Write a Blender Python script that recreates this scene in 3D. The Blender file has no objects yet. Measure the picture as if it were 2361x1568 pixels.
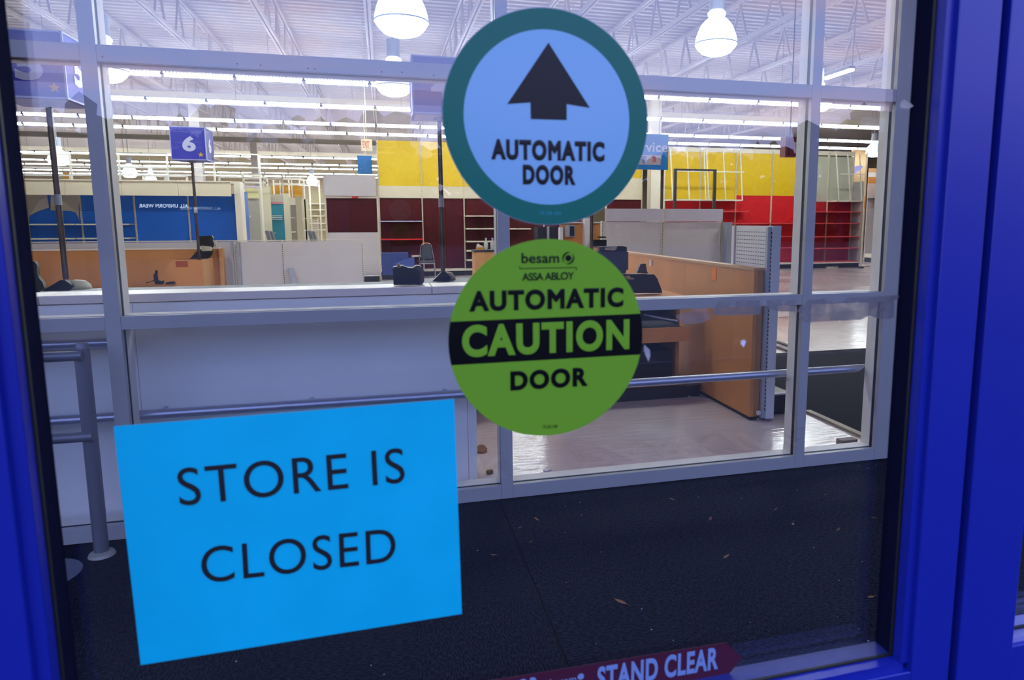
import bpy, bmesh, math, random
from mathutils import Vector, Matrix
random.seed(7)
sc = bpy.context.scene
COL = sc.collection
# ------------------------------------------------------------------ camera, world, light, exposure
YAW, PITCH, ROLL = math.radians(14.944), math.radians(7.862), math.radians(-0.071)
FPX, PX, PY, EYE = 1580.2, 1308.8, 727.2, 1.5
_f = Vector((math.sin(YAW)*math.cos(PITCH), math.cos(YAW)*math.cos(PITCH), -math.sin(PITCH)))
_r = Vector((math.cos(YAW), -math.sin(YAW), 0)); _u = _r.cross(_f)
_r, _u = math.cos(ROLL)*_r+math.sin(ROLL)*_u, -math.sin(ROLL)*_r+math.cos(ROLL)*_u
EYEP = Vector((0, 0, EYE))
cd = bpy.data.cameras.new('camera'); cam = bpy.data.objects.new('camera', cd); COL.objects.link(cam)
M3 = Matrix((_r, _u, -_f)).transposed()
cam.matrix_world = Matrix.Translation(EYEP) @ M3.to_4x4()
cd.sensor_width = 36; cd.lens = 36*FPX/2361
cd.shift_x = -(PX-1180.5)/2361; cd.shift_y = -(784-PY)/2361
cd.clip_start = .02; cd.clip_end = 400
sc.camera = cam
cd.dof.use_dof = True; cd.dof.focus_distance = 3.4; cd.dof.aperture_fstop = 9.0
vs = sc.view_settings
vs.view_transform = 'Standard'; vs.look = 'None'; vs.gamma = 1; vs.use_curve_mapping = False
vs.exposure = 0.0
cy = sc.cycles
cy.transparent_max_bounces = 24; cy.max_bounces = 8; cy.diffuse_bounces = 4; cy.glossy_bounces = 4
cy.sample_clamp_indirect = 6; cy.caustics_reflective = False; cy.caustics_refractive = False
cy.use_denoising = True; cy.use_light_tree = True

w = bpy.data.worlds.new('dusk_sky'); sc.world = w; w.use_nodes = True
nt = w.node_tree; nt.nodes.clear()
N = nt.nodes.new; L = nt.links.new
out = N('ShaderNodeOutputWorld'); bg = N('ShaderNodeBackground'); L(bg.outputs[0], out.inputs[0])
tc = N('ShaderNodeTexCoord'); sp = N('ShaderNodeSeparateXYZ'); L(tc.outputs['Generated'], sp.inputs[0])
cr = N('ShaderNodeValToRGB'); L(sp.outputs[2], cr.inputs[0])
e = cr.color_ramp.elements
e[0].position = 0.0; e[0].color = (.42, .46, .80, 1)
e[1].position = .9; e[1].color = (.20, .36, 1.0, 1)
x = e.new(.12); x.color = (.44, .50, .94, 1)
x = e.new(.3); x.color = (.34, .46, 1.0, 1)
mp = N('ShaderNodeMapping'); mp.inputs['Scale'].default_value = (2.2, 2.2, 11); L(tc.outputs['Generated'], mp.inputs[0])
no = N('ShaderNodeTexNoise'); no.inputs['Scale'].default_value = 1.6; no.inputs['Detail'].default_value = 6; L(mp.outputs[0], no.inputs[0])
c2 = N('ShaderNodeValToRGB'); L(no.outputs[0], c2.inputs[0])
c2.color_ramp.elements[0].position = .5; c2.color_ramp.elements[0].color = (0, 0, 0, 1)
c2.color_ramp.elements[1].position = .68; c2.color_ramp.elements[1].color = (.55, .55, .55, 1)
mx = N('ShaderNodeMixRGB'); L(c2.outputs[0], mx.inputs[0]); L(cr.outputs[0], mx.inputs[1]); mx.inputs[2].default_value = (.95, .62, .72, 1)
L(mx.outputs[0], bg.inputs[0]); bg.inputs[1].default_value = 3.0

LAMP = 58.0      # emission of the ceiling tubes
BAY = 60.0       # emission of the high-bay lamps

# ------------------------------------------------------------------ placing helpers
def ray(x, y): return _f+_r*((x-PX)/FPX)-_u*((y-PY)/FPX)
def at(x, y, Y): d = ray(x, y); return EYEP+d*(Y/d.y)
def fl(x, y, z=0.0): d = ray(x, y); return EYEP+d*((z-EYE)/d.z)
def ax(x, y, X): d = ray(x, y); return EYEP+d*(X/d.x)
def atX(x, y, Y): return at(x, y, Y).x
def atZ(x, y, Y): return at(x, y, Y).z

# ------------------------------------------------------------------ materials
def lin(c):
    if isinstance(c, str):
        c = [int(c[i:i+2], 16)/255 for i in (0, 2, 4)]
        c = [v/12.92 if v <= .04045 else ((v+.055)/1.055)**2.4 for v in c]
    return (c[0], c[1], c[2], 1)
MATS = {}
def mat(name, col, rough=.5, metal=0, spec=.5, emit=0, ecol=None, noise=0, nscale=8, bump=0, bscale=60, coat=0, stretch=None):
    if name in MATS: return MATS[name]
    m = bpy.data.materials.new(name); m.use_nodes = True
    t = m.node_tree; b = t.nodes['Principled BSDF']
    b.inputs['Base Color'].default_value = lin(col); b.inputs['Roughness'].default_value = rough
    b.inputs['Metallic'].default_value = metal; b.inputs['Specular IOR Level'].default_value = spec
    if coat: b.inputs['Coat Weight'].default_value = coat; b.inputs['Coat Roughness'].default_value = .05
    if emit:
        b.inputs['Emission Color'].default_value = lin(ecol or col); b.inputs['Emission Strength'].default_value = emit
    if noise or bump:
        tcn = t.nodes.new('ShaderNodeTexCoord'); mpn = t.nodes.new('ShaderNodeMapping')
        t.links.new(tcn.outputs['Object'], mpn.inputs[0])
        if stretch: mpn.inputs['Scale'].default_value = stretch
    if noise:
        n = t.nodes.new('ShaderNodeTexNoise'); n.inputs['Scale'].default_value = nscale; n.inputs['Detail'].default_value = 5
        t.links.new(mpn.outputs[0], n.inputs[0])
        r = t.nodes.new('ShaderNodeMapRange'); r.inputs[1].default_value = .3; r.inputs[2].default_value = .7
        r.inputs[3].default_value = 1-noise; r.inputs[4].default_value = 1+noise*.6
        t.links.new(n.outputs[0], r.inputs[0])
        mm = t.nodes.new('ShaderNodeVectorMath'); mm.operation = 'SCALE'; mm.inputs[0].default_value = lin(col)[:3]
        t.links.new(r.outputs[0], mm.inputs['Scale']); t.links.new(mm.outputs[0], b.inputs['Base Color'])
    if bump:
        n2 = t.nodes.new('ShaderNodeTexNoise'); n2.inputs['Scale'].default_value = bscale; n2.inputs['Detail'].default_value = 3
        t.links.new(mpn.outputs[0], n2.inputs[0])
        bb = t.nodes.new('ShaderNodeBump'); bb.inputs['Strength'].default_value = bump; bb.inputs['Distance'].default_value = .01
        t.links.new(n2.outputs[0], bb.inputs['Height']); t.links.new(bb.outputs[0], b.inputs['Normal'])
    MATS[name] = m; return m

def glass_mat(name, refl, tint, rough=0.0):
    m = bpy.data.materials.new(name); m.use_nodes = True; t = m.node_tree; t.nodes.clear()
    o = t.nodes.new('ShaderNodeOutputMaterial'); mix = t.nodes.new('ShaderNodeMixShader')
    tr = t.nodes.new('ShaderNodeBsdfTransparent'); gl = t.nodes.new('ShaderNodeBsdfGlossy')
    tr.inputs[0].default_value = (*tint, 1); gl.inputs['Roughness'].default_value = rough; gl.inputs[0].default_value = (1, 1, 1, 1)
    lw0 = t.nodes.new('ShaderNodeLayerWeight'); lw0.inputs[0].default_value = .5
    lw = t.nodes.new('ShaderNodeMath'); lw.operation = 'POWER'; lw.inputs[1].default_value = 5.0
    t.links.new(lw0.outputs['Facing'], lw.inputs[0])
    mr = t.nodes.new('ShaderNodeMath'); mr.operation = 'MULTIPLY_ADD'; mr.inputs[1].default_value = .9; mr.inputs[2].default_value = refl
    mr.use_clamp = True
    t.links.new(lw.outputs[0], mr.inputs[0]); t.links.new(mr.outputs[0], mix.inputs[0])
    t.links.new(tr.outputs[0], mix.inputs[1]); t.links.new(gl.outputs[0], mix.inputs[2]); t.links.new(mix.outputs[0], o.inputs[0])
    MATS[name] = m; return m

def film_mat(name, col, alpha, rough=.4):
    m = bpy.data.materials.new(name); m.use_nodes = True; t = m.node_tree
    b = t.nodes['Principled BSDF']; b.inputs['Base Color'].default_value = lin(col); b.inputs['Roughness'].default_value = rough
    n = t.nodes.new('ShaderNodeTexNoise'); n.inputs['Scale'].default_value = 60; n.inputs['Detail'].default_value = 6
    tcn = t.nodes.new('ShaderNodeTexCoord'); t.links.new(tcn.outputs['Object'], n.inputs[0])
    r = t.nodes.new('ShaderNodeMapRange'); r.inputs[1].default_value = .35; r.inputs[2].default_value = .6
    r.inputs[3].default_value = alpha*.55; r.inputs[4].default_value = alpha
    t.links.new(n.outputs[0], r.inputs[0]); t.links.new(r.outputs[0], b.inputs['Alpha'])
    MATS[name] = m; return m

# ------------------------------------------------------------------ mesh helpers
WL = {}
class MB:
    def __init__(s): s.v = []; s.f = []
    def add(s, vs_, fs_):
        o = len(s.v); s.v += [tuple(p) for p in vs_]; s.f += [tuple(i+o for i in q) for q in fs_]; return s
    def box(s, x0, x1, y0, y1, z0, z1):
        x0, x1 = sorted((x0, x1)); y0, y1 = sorted((y0, y1)); z0, z1 = sorted((z0, z1))
        return s.add([(x0, y0, z0), (x1, y0, z0), (x1, y1, z0), (x0, y1, z0), (x0, y0, z1), (x1, y0, z1), (x1, y1, z1), (x0, y1, z1)],
                     [(0, 3, 2, 1), (4, 5, 6, 7), (0, 1, 5, 4), (1, 2, 6, 5), (2, 3, 7, 6), (3, 0, 4, 7)])
    def obox(s, c, half, rot=None):       # oriented box
        vs_ = []
        for dz in (-1, 1):
            for dx, dy in ((-1, -1), (1, -1), (1, 1), (-1, 1)):
                p = Vector((dx*half[0], dy*half[1], dz*half[2]))
                if rot: p = rot @ p
                vs_.append(Vector(c)+p)
        return s.add(vs_, [(0, 3, 2, 1), (4, 5, 6, 7), (0, 1, 5, 4), (1, 2, 6, 5), (2, 3, 7, 6), (3, 0, 4, 7)])
    def tube(s, p0, p1, r, n=12, r1=None, cap=True):
        p0, p1 = Vector(p0), Vector(p1); d = (p1-p0).normalized(); r1 = r if r1 is None else r1
        a = d.orthogonal().normalized(); b = d.cross(a); vs_ = []
        for p, q in ((p0, r), (p1, r1)):
            for i in range(n):
                t = 2*math.pi*i/n; vs_.append(p+a*q*math.cos(t)+b*q*math.sin(t))
        fs = [(i, (i+1) % n, n+(i+1) % n, n+i) for i in range(n)]
        if cap: fs += [tuple(range(n-1, -1, -1)), tuple(range(n, 2*n))]
        return s.add(vs_, fs)
    def path(s, pts, r, n=8):
        for a, b in zip(pts, pts[1:]): s.tube(a, b, r, n)
        return s
    def bar(s, p0, p1, wd, ht, up=(0, 0, 1)):  # rectangular bar between two points
        p0, p1 = Vector(p0), Vector(p1); d = (p1-p0).normalized(); upv = Vector(up)
        if abs(d.dot(upv)) > .95: upv = Vector((1, 0, 0))
        a = d.cross(upv).normalized(); b = a.cross(d)
        q = [a*(-wd/2)+b*(-ht/2), a*(wd/2)+b*(-ht/2), a*(wd/2)+b*(ht/2), a*(-wd/2)+b*(ht/2)]
        return s.add([p0+k for k in q]+[p1+k for k in q], [(0, 3, 2, 1), (4, 5, 6, 7), (0, 1, 5, 4), (1, 2, 6, 5), (2, 3, 7, 6), (3, 0, 4, 7)])
    def prism(s, poly, fn, a0, a1):       # poly of 2-D points, fn(u, v, a) -> xyz
        n = len(poly)
        return s.add([fn(u, v, a0) for u, v in poly]+[fn(u, v, a1) for u, v in poly],
                     [tuple(range(n)), tuple(range(2*n-1, n-1, -1))]+[(i, n+i, n+(i+1) % n, (i+1) % n) for i in range(n)])
    def xz(s, poly, y0, y1): return s.prism(poly, lambda u, v, a: (u, a, v), y0, y1)
    def yz(s, poly, x0, x1): return s.prism(poly, lambda u, v, a: (a, u, v), x0, x1)
    def xy(s, poly, z0, z1): return s.prism(poly, lambda u, v, a: (u, v, a), z0, z1)
    def lathe(s, prof, c, n=32):
        vs_ = []
        for r, z in prof:
            for i in range(n):
                t = 2*math.pi*i/n; vs_.append((c[0]+r*math.cos(t), c[1]+r*math.sin(t), c[2]+z))
        fs = []
        for k in range(len(prof)-1):
            for i in range(n): fs.append((k*n+i, k*n+(i+1) % n, (k+1)*n+(i+1) % n, (k+1)*n+i))
        fs += [tuple(range(n-1, -1, -1)), tuple(range((len(prof)-1)*n, len(prof)*n))]
        return s.add(vs_, fs)
    def ring(s, c, r0, r1, y0, y1, n=96):   # annulus facing -Y
        vs_ = []
        for y in (y0, y1):
            for r in (r0, r1):
                for i in range(n):
                    t = 2*math.pi*i/n; vs_.append((c[0]+r*math.cos(t), y, c[1]+r*math.sin(t)))
        fs = []
        for i in range(n):
            j = (i+1) % n
            fs += [(i, j, n+j, n+i), (2*n+i, 3*n+i, 3*n+j, 2*n+j), (n+i, n+j, 3*n+j, 3*n+i), (i, 2*n+i, 2*n+j, j)]
        return s.add(vs_, fs)
    def disc(s, c, r, y0, y1, n=96):
        return s.xz([(c[0]+r*math.cos(2*math.pi*i/n), c[1]+r*math.sin(2*math.pi*i/n)) for i in range(n)], y0, y1)
    def mesh(s, name, origin=(0, 0, 0)):
        me = bpy.data.meshes.new(name); o = Vector(origin)
        me.from_pydata([tuple(Vector(p)-o) for p in s.v], [], s.f)
        bm = bmesh.new(); bm.from_mesh(me); bmesh.ops.recalc_face_normals(bm, faces=bm.faces); bm.to_mesh(me); bm.free()
        me.polygons.foreach_set('use_smooth', [True]*len(me.polygons))
        me.set_sharp_from_angle(angle=math.radians(35)); return me
    def build(s, name, m, parent=None, bevel=0, loc=None):
        org = WL.get(parent.name, Vector()) if parent else Vector()
        if loc is not None and parent is None: org = Vector(loc)
        me = s.mesh(name, org); me.materials.append(m)
        o = bpy.data.objects.new(name, me); COL.objects.link(o)
        if parent: o.parent = parent
        elif loc is not None: o.location = loc
        WL[o.name] = org
        if bevel:
            b = o.modifiers.new('bevel', 'BEVEL'); b.width = bevel; b.segments = 2; b.limit_method = 'ANGLE'; b.angle_limit = math.radians(40)
        return o
def B(*a): return MB().box(*a)
def struct(o): o['kind'] = 'structure'; return o
def tag(o, label, cat, group=None):
    o['label'] = label; o['category'] = cat
    if group: o['group'] = group
    return o
def thing(name, label, cat, loc=(0, 0, 0), group=None):
    o = bpy.data.objects.new(name, None); COL.objects.link(o); o.location = loc; o.empty_display_size = .1
    WL[o.name] = Vector(loc)
    if label: tag(o, label, cat, group)
    return o
def share(name, me, parent, loc, rot=None):
    o = bpy.data.objects.new(name, me); COL.objects.link(o); o.location = loc
    if rot: o.rotation_euler = rot
    if parent: o.parent = parent; o.location = Vector(loc)-WL[parent.name]
    WL[o.name] = Vector(loc); return o

def letter_mesh(s, bold=0.0, space=1.0):
    return _letter_mesh(s, bold, space+bold*2.0)
def _letter_mesh(s, bold=0.0, space=1.0):
    cu = bpy.data.curves.new('lettering', 'FONT'); cu.body = s; cu.size = 1; cu.bevel_depth = bold; cu.bevel_resolution = 0; cu.extrude = .01 if bold else 0; cu.space_character = space; cu.resolution_u = 6
    o = bpy.data.objects.new('lettering', cu); COL.objects.link(o)
    dg = bpy.context.evaluated_depsgraph_get(); me = bpy.data.meshes.new_from_object(o.evaluated_get(dg))
    bpy.data.objects.remove(o); bpy.data.curves.remove(cu); return me
def lettering(s, p0, p1, h, m, parent, normal_y=-1, bold=0, space=1.0, th=.0003, name='lettering', shear=0):
    """flat words on an upright plane: baseline from p0 to p1 (world), cap height h"""
    me = letter_mesh(s, bold, space)
    xs = [v.co.x for v in me.vertices]; ys = [v.co.y for v in me.vertices]
    x0, x1, y0, y1 = min(xs), max(xs), min(ys), max(ys)
    p0, p1 = Vector(p0), Vector(p1); d = p1-p0; up = Vector((0, 0, 1)) if not isinstance(normal_y, Vector) else normal_y
    up = (up-d.normalized()*up.dot(d.normalized())).normalized()
    nrm = d.normalized().cross(up)
    org = WL[parent.name]
    for v in me.vertices:
        v.co = p0+d*((v.co.x-x0)/(x1-x0))+up*h*((v.co.y-y0)/(y1-y0))+nrm*(th+max(-1, min(1, v.co.z/(bold+.01)))*.00012)-org
    me.polygons.foreach_set('use_smooth', [False]*len(me.polygons)); me.update()
    me.materials.clear(); me.materials.append(m)
    o = bpy.data.objects.new(name, me); COL.objects.link(o); o.parent = parent; return o

# palette
frame_al = mat('anodised_frame', 'b4b0ac', .4, .1, noise=.04, nscale=3)
frame_in = mat('frame_reveal_lit', 'f0e6d8', .5)  # inner frame sides: store light put into a paler, warmer colour
gasket = mat('black_gasket', '0a0b0e', .6)
blue_paint = mat('blue_door_paint', (.008, .018, .26), .32, 0, .5, noise=.06, nscale=2)
glassD = glass_mat('door_glass', .06, (.93, .95, .96))
glassS = glass_mat('storefront_glass', .03, (.97, .98, .98))
white_m = mat('white_laminate', 'd6d2d4', .5, noise=.02)
cream_m = mat('cream_metal', 'ddd3bd', .5)
pale_m = mat('pale_steel', 'd8d0d0', .5, noise=.03, nscale=2)
grey_m = mat('grey_steel', 'a6a8b4', .45, .1)
dark_m = mat('dark_grey_plastic', '20222b', .5)
black_m = mat('black_plastic', '101116', .45)
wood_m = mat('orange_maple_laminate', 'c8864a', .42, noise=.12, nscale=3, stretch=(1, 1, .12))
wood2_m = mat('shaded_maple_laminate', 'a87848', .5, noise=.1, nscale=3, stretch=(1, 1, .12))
chrome = mat('brushed_tube', 'b9bac4', .28, .85)
rust_pole = mat('worn_chrome_pole', '6d6260', .3, .8, noise=.5, nscale=4)
yellow_m = mat('yellow_panel', 'dcb808', .5, noise=.05)
red_m = mat('red_panel', 'd01c24', .45, noise=.05)
dred_m = mat('dark_red_panel', '480509', .45, spec=.25, noise=.3, nscale=1.2)
blue_m = mat('blue_panel', '0862c8', .45, noise=.12, nscale=1.5)
sign_blue = mat('sign_blue', '3434b4', .55, noise=.05)
sign_white = mat('sign_white', 'c8ccee', .4)
gold = mat('gold_star', 'd8a83c', .4)

# ------------------------------------------------------------------ SETTING: floors, ceiling, walls
def floor_material():
    m = mat('glossy_vinyl_floor', 'b4a09c', .14, 0, .6)
    t = m.node_tree; b = t.nodes['Principled BSDF']
    tcn = t.nodes.new('ShaderNodeTexCoord')
    n = t.nodes.new('ShaderNodeTexNoise'); n.inputs['Scale'].default_value = .7; n.inputs['Detail'].default_value = 5
    t.links.new(tcn.outputs['Object'], n.inputs[0])
    r = t.nodes.new('ShaderNodeValToRGB'); r.color_ramp.elements[0].position = .35; r.color_ramp.elements[0].color = lin('c4aaaa')
    r.color_ramp.elements[1].position = .7; r.color_ramp.elements[1].color = lin('dccecb')
    t.links.new(n.outputs[0], r.inputs[0]); t.links.new(r.outputs[0], b.inputs['Base Color'])
    mpn = t.nodes.new('ShaderNodeMapping'); mpn.inputs['Scale'].default_value = (3, 14, 1); t.links.new(tcn.outputs['Object'], mpn.inputs[0])
    n2 = t.nodes.new('ShaderNodeTexNoise'); n2.inputs['Scale'].default_value = 1.6; n2.inputs['Detail'].default_value = 2
    t.links.new(mpn.outputs[0], n2.inputs[0])
    bb = t.nodes.new('ShaderNodeBump'); bb.inputs['Strength'].default_value = .25; bb.inputs['Distance'].default_value = .02
    t.links.new(n2.outputs[0], bb.inputs['Height']); t.links.new(bb.outputs[0], b.inputs['Normal'])
    return m
floor_m = floor_material()
struct(B(-24, 32, 3.56, 50, -.1, 0).build('floor', floor_m))
FF = mat('mauve_floor_band', '9c8084', .3, noise=.08)
struct(MB().xy([(4.2, 9.0), (16, 11.6), (16, 14.2), (4.2, 12.4)], .001, .004).build('floor', FF))

# carpet tiles of the vestibule
def carpet_material():
    m = mat('charcoal_carpet', '181b27', .95, 0, .1)
    t = m.node_tree; b = t.nodes['Principled BSDF']
    tcn = t.nodes.new('ShaderNodeTexCoord'); mpn = t.nodes.new('ShaderNodeMapping'); mpn.inputs['Scale'].default_value = (50, 180, 1)
    t.links.new(tcn.outputs['Object'], mpn.inputs[0])
    n = t.nodes.new('ShaderNodeTexNoise'); n.inputs['Scale'].default_value = 1; n.inputs['Detail'].default_value = 1
    t.links.new(mpn.outputs[0], n.inputs[0])
    r = t.nodes.new('ShaderNodeValToRGB'); r.color_ramp.elements[0].position = .38; r.color_ramp.elements[0].color = lin('0c0d15')
    r.color_ramp.elements[1].position = .66; r.color_ramp.elements[1].color = lin('2a2e3c')
    t.links.new(n.outputs[0], r.inputs[0]); t.links.new(r.outputs[0], b.inputs['Base Color'])
    bb = t.nodes.new('ShaderNodeBump'); bb.inputs['Strength'].default_value = .8; bb.inputs['Distance'].default_value = .004
    t.links.new(n.outputs[0], bb.inputs['Height']); t.links.new(bb.outputs[0], b.inputs['Normal'])
    return m
carpet_m = carpet_material()
sub = struct(B(-6, 8, .60, 3.56, -.1, -.008).build('floor', mat('slab', '0c0d12', .9)))
carpet = thing('entry_carpet', 'dark charcoal ribbed tile carpet between the blue door and the grey storefront', 'carpet', (.553, 3.5, 0))
TS = .49
tme = B(-TS/2+.0001, TS/2-.0001, -TS/2+.0001, TS/2-.0001, -.007, 0).mesh('carpet_tile'); tme.materials.append(carpet_m)
for i in range(-8, 10):
    for j in range(6):
        cx_ = .553+(i+.5)*TS+(.005 if i >= 0 else -.005); cy_ = 3.51-(j+.5)*TS
        share('carpet_tile', tme, carpet, (cx_, cy_, 0), (0, 0, math.pi/2 if (i+j) % 2 else 0))

# store shell
struct(B(-24, 32, 49.8, 50, 0, 5.7).build('wall_back', mat('store_wall', 'b8a98c', .8, noise=.06, nscale=.5)))
struct(B(-24.2, -24, -.0, 50, 0, 5.7).build('wall_left', MATS['store_wall']))
struct(B(32, 32.2, -.0, 50, 0, 5.7).build('wall_right', MATS['store_wall']))
deck = MB()
yy = .2
poly = []
while yy < 50:
    poly += [(yy, 5.60), (yy+.09, 5.60), (yy+.115, 5.66), (yy+.205, 5.66)]; yy += .23
poly += [(50, 5.60), (50, 5.8), (.2, 5.8)]
deck.yz(poly, -24, 32)
deck_m = mat('white_roof_deck', 'd0c8c4', .75, noise=.05, nscale=.6)
struct(deck.build('ceiling', deck_m))

# ------------------------------------------------------------------ roof joists
joist_m = mat('joist_paint', 'c2b8b4', .6)
braceA = MB().bar((0, -.3, 4.83), (0, 0, 5.5), .035, .035).mesh('brace'); braceA.materials.append(joist_m)
braceB = MB().bar((0, 0, 5.5), (0, .3, 4.83), .035, .035).mesh('brace'); braceB.materials.append(joist_m)
vsB = .0
for k in range(-5, 9):
    X = -.12+1.68*k
    nm = {-5: 'leftmost', 8: 'rightmost'}.get(k)
    j = thing('roof_joist', None, None, (X, 4, 4.8))
    j['kind'] = 'structure'
    c = MB().box(X-.05, X-.012, 4, 48, 4.80, 4.86).box(X+.012, X+.05, 4, 48, 4.80, 4.86)
    c.build('bottom_chord', joist_m, j)
    MB().box(X-.05, X-.012, 4, 48, 5.50, 5.56).box(X+.012, X+.05, 4, 48, 5.50, 5.56).build('top_chord', joist_m, j)
    y = 8.6
    while y < 24:
        share('brace', braceA, j, (X, y, 0)); share('brace', braceB, j, (X, y, 0)); y += 1.2
    s = MB()
    while y < 48:
        s.bar((X, y-.3, 4.83), (X, y, 5.5), .035, .035).bar((X, y, 5.5), (X, y+.3, 4.83), .035, .035); y += 1.2
    o = s.build('far_braces', joist_m, j); o['kind'] = 'stuff'
# crossing girders
for Y, z0, z1, mm in ((20.2, 4.55, 4.8, cream_m), (27.5, 4.35, 4.5, mat('grey_duct', '7c7468', .7)), (36, 4.5, 4.8, cream_m)):
    g = struct(B(-24, 32, Y, Y+.3, z0, z1).build('beam', mm)); 

# ------------------------------------------------------------------ ceiling strip lights
lens_m = mat('tube_glow', (1, 1, 1), .5, emit=LAMP, ecol=(.93, .98, 1))
house_m = mat('fixture_white', '9a9a9c', .5)
# uplight slots: small glowing openings in the reflector
slot_m = mat('slot_glow', (1, 1, 1), .5, emit=8, ecol=(.95, .98, 1))
def slots():
    s = MB()
    for i in range(20): x_ = -.57+i*.06; s.box(x_-.019, x_+.019, -.046, -.041, .022, .042)
    return s
seg_house = MB().xz([(-.6, .012), (.6, .012), (.6, .05), (-.6, .05)], -.04, .04).mesh('housing'); seg_house.materials.append(house_m)
seg_lens = MB().yz([(-.045, .010), (-.035, -.032), (.035, -.032), (.045, .010)], -.568, .568).mesh('tube'); seg_lens.materials.append(lens_m)
sl = slots().mesh('reflector_slots'); sl.materials.append(slot_m)
con = B(-.035, .035, -.045, .045, -.005, .055).mesh('connector'); con.materials.append(dark_m)
ZS = 4.17
hang = MB().tube((0, 0, .07), (0, 0, 5.6-ZS), .006, 6).mesh('hanger'); hang.materials.append(house_m)
rows = [(187, 'nearest', 541.8), (243, 'second nearest', 477), (284, 'third nearest', 426), (305, 'fourth', 500), (363, 'fifth', 480), (379, 'sixth', 460), (388, 'seventh', 520), (400, 'eighth', 500), (407, 'ninth', 505)]
for ri, (py, word, joint) in enumerate(rows):
    p = fl(700, py, ZS); Y = p.y; xj = atX(joint, py, Y)
    lx = atX(20, py, Y); rx = atX(2060, py, Y)
    if ri >= 4: rx = min(rx, atX(1100, py, Y))
    n0 = math.floor((lx-xj)/1.22); n1 = math.ceil((rx-xj)/1.22)
    t = thing('strip_light', '%s row of white fluorescent strip lights counted from the front of the store ceiling' % word, 'ceiling light', (xj+n0*1.22, Y, ZS), 'rows of fluorescent strip lights under the roof')
    for k in range(n0, n1):
        xc = xj+(k+.5)*1.22
        f_ = share('fixture', seg_house, t, (xc, Y, ZS))
        g_ = bpy.data.objects.new('tube', seg_lens); COL.objects.link(g_); g_.parent = f_
        if ri < 4:
            g_ = bpy.data.objects.new('reflector_slots', sl); COL.objects.link(g_); g_.parent = f_; g_['kind'] = 'stuff'
        if k % 3 == 0: share('hanger', hang, t, (xc, Y, ZS))
        g_ = bpy.data.objects.new('connector', con); COL.objects.link(g_); g_.parent = f_; g_.location = (.61, 0, 0)
# one fixture hung lengthwise at the upper right
pa, pb = fl(1902, 176, ZS), fl(1965, 155, ZS)
t = thing('strip_light', 'short lone strip light slanting above the right pane of the storefront', 'ceiling light', pb)
MB().bar(pa, pb, .12, .05).build('fixture', house_m, t)
MB().bar(pa-Vector((0, 0, .04)), pb-Vector((0, 0, .04)), .08, .04).build('tube', lens_m, t)
MB().tube(pb, pb+Vector((.02, 0, 5.6-ZS)), .012, 6).build('hanger', house_m, t)

# ------------------------------------------------------------------ high-bay lamps
bell_m = mat('prismatic_bell_glow', (1, 1, 1), .3, emit=1.1, ecol=(.84, .96, 1))
bowl_m = mat('bowl_glow', (1, 1, 1), .3, emit=BAY, ecol=(.92, .98, 1))
def highbay(px, ybot, wpx, label, zb=None):
    Y = .5*FPX/wpx; p = at(px, ybot, Y)
    if zb:  Y = Y
    x_, z = p.x, p.z
    t = thing('high_bay_lamp', label, 'lamp', (x_, Y, z), 'dome high-bay lamps hanging over the shop floor')
    MB().lathe([(.25, .13), (.245, .19), (.225, .26), (.19, .34), (.14, .40), (.10, .43), (.10, .435), (.0001, .435)], (x_, Y, z), 32).build('bell_shade', bell_m, t)
    MB().lathe([(.0001, 0), (.10, .004), (.17, .03), (.22, .08), (.25, .128)], (x_, Y, z), 32).build('bowl_lens', bowl_m, t)
    MB().lathe([(.251, .124), (.254, .128), (.254, .134), (.251, .138)], (x_, Y, z), 32).build('rim_band', mat('rim', '9098b8', .4), t)
    MB().lathe([(.0001, .455), (.105, .46), (.11, .49), (.08, .52), (.0001, .522)], (x_, Y, z), 24).build('collar', bell_m, t)
    MB().lathe([(.0001, .52), (.09, .522), (.09, .75), (.0001, .752)], (x_, Y, z), 16).build('ballast_housing', mat('ballast', 'b6bccc', .5), t)
    MB().tube((x_, Y, z+.75), (x_, Y, 5.58), .012, 8).build('stem', grey_m, t)
highbay(927, 84, 114, 'large glowing dome lamp cut by the frame top, left of the green decal')
highbay(1650, 128, 100, 'large glowing dome lamp hanging whole at the top right of the storefront')
highbay(910, 222, 78, 'glowing dome lamp just under the transom rail beside the number four sign')
highbay(243, 190, 84, 'glowing dome lamp half hidden behind the left mullion')
highbay(136, 382, 36, 'small dome lamp behind the pole of the number five sign')
highbay(300, 410, 27, 'small dome lamp beyond the shelving, just right of the left mullion')
highbay(349, 424, 22, 'tiny dome lamp peeping over the cream valance above the blue bays')
highbay(720, 427, 23, 'tiny dome lamp hanging over the far aisle left of the red panel')
highbay(2014, 362, 40, 'small dome lamp at the far right pane near the leaning pole')
highbay(1884, 258, 70, 'dome lamp mostly hidden by the right mullion under the transom rail')
for a_, b_, w_, l_ in ((-60, -330, 128, 'added unseen dome lamp brightening the checkout counters, farthest left, above the frame'), (640, -330, 128, 'added unseen dome lamp brightening the checkout counters, above the left mullion bay'),
                       (1300, -330, 128, 'added unseen dome lamp brightening the checkout counters, above the round decals'), (2000, -330, 128, 'added unseen dome lamp brightening the checkout counters, above the right pane')):
    highbay(a_, b_, w_, l_)  # unseen lamps added above the view to brighten the counter tops

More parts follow.
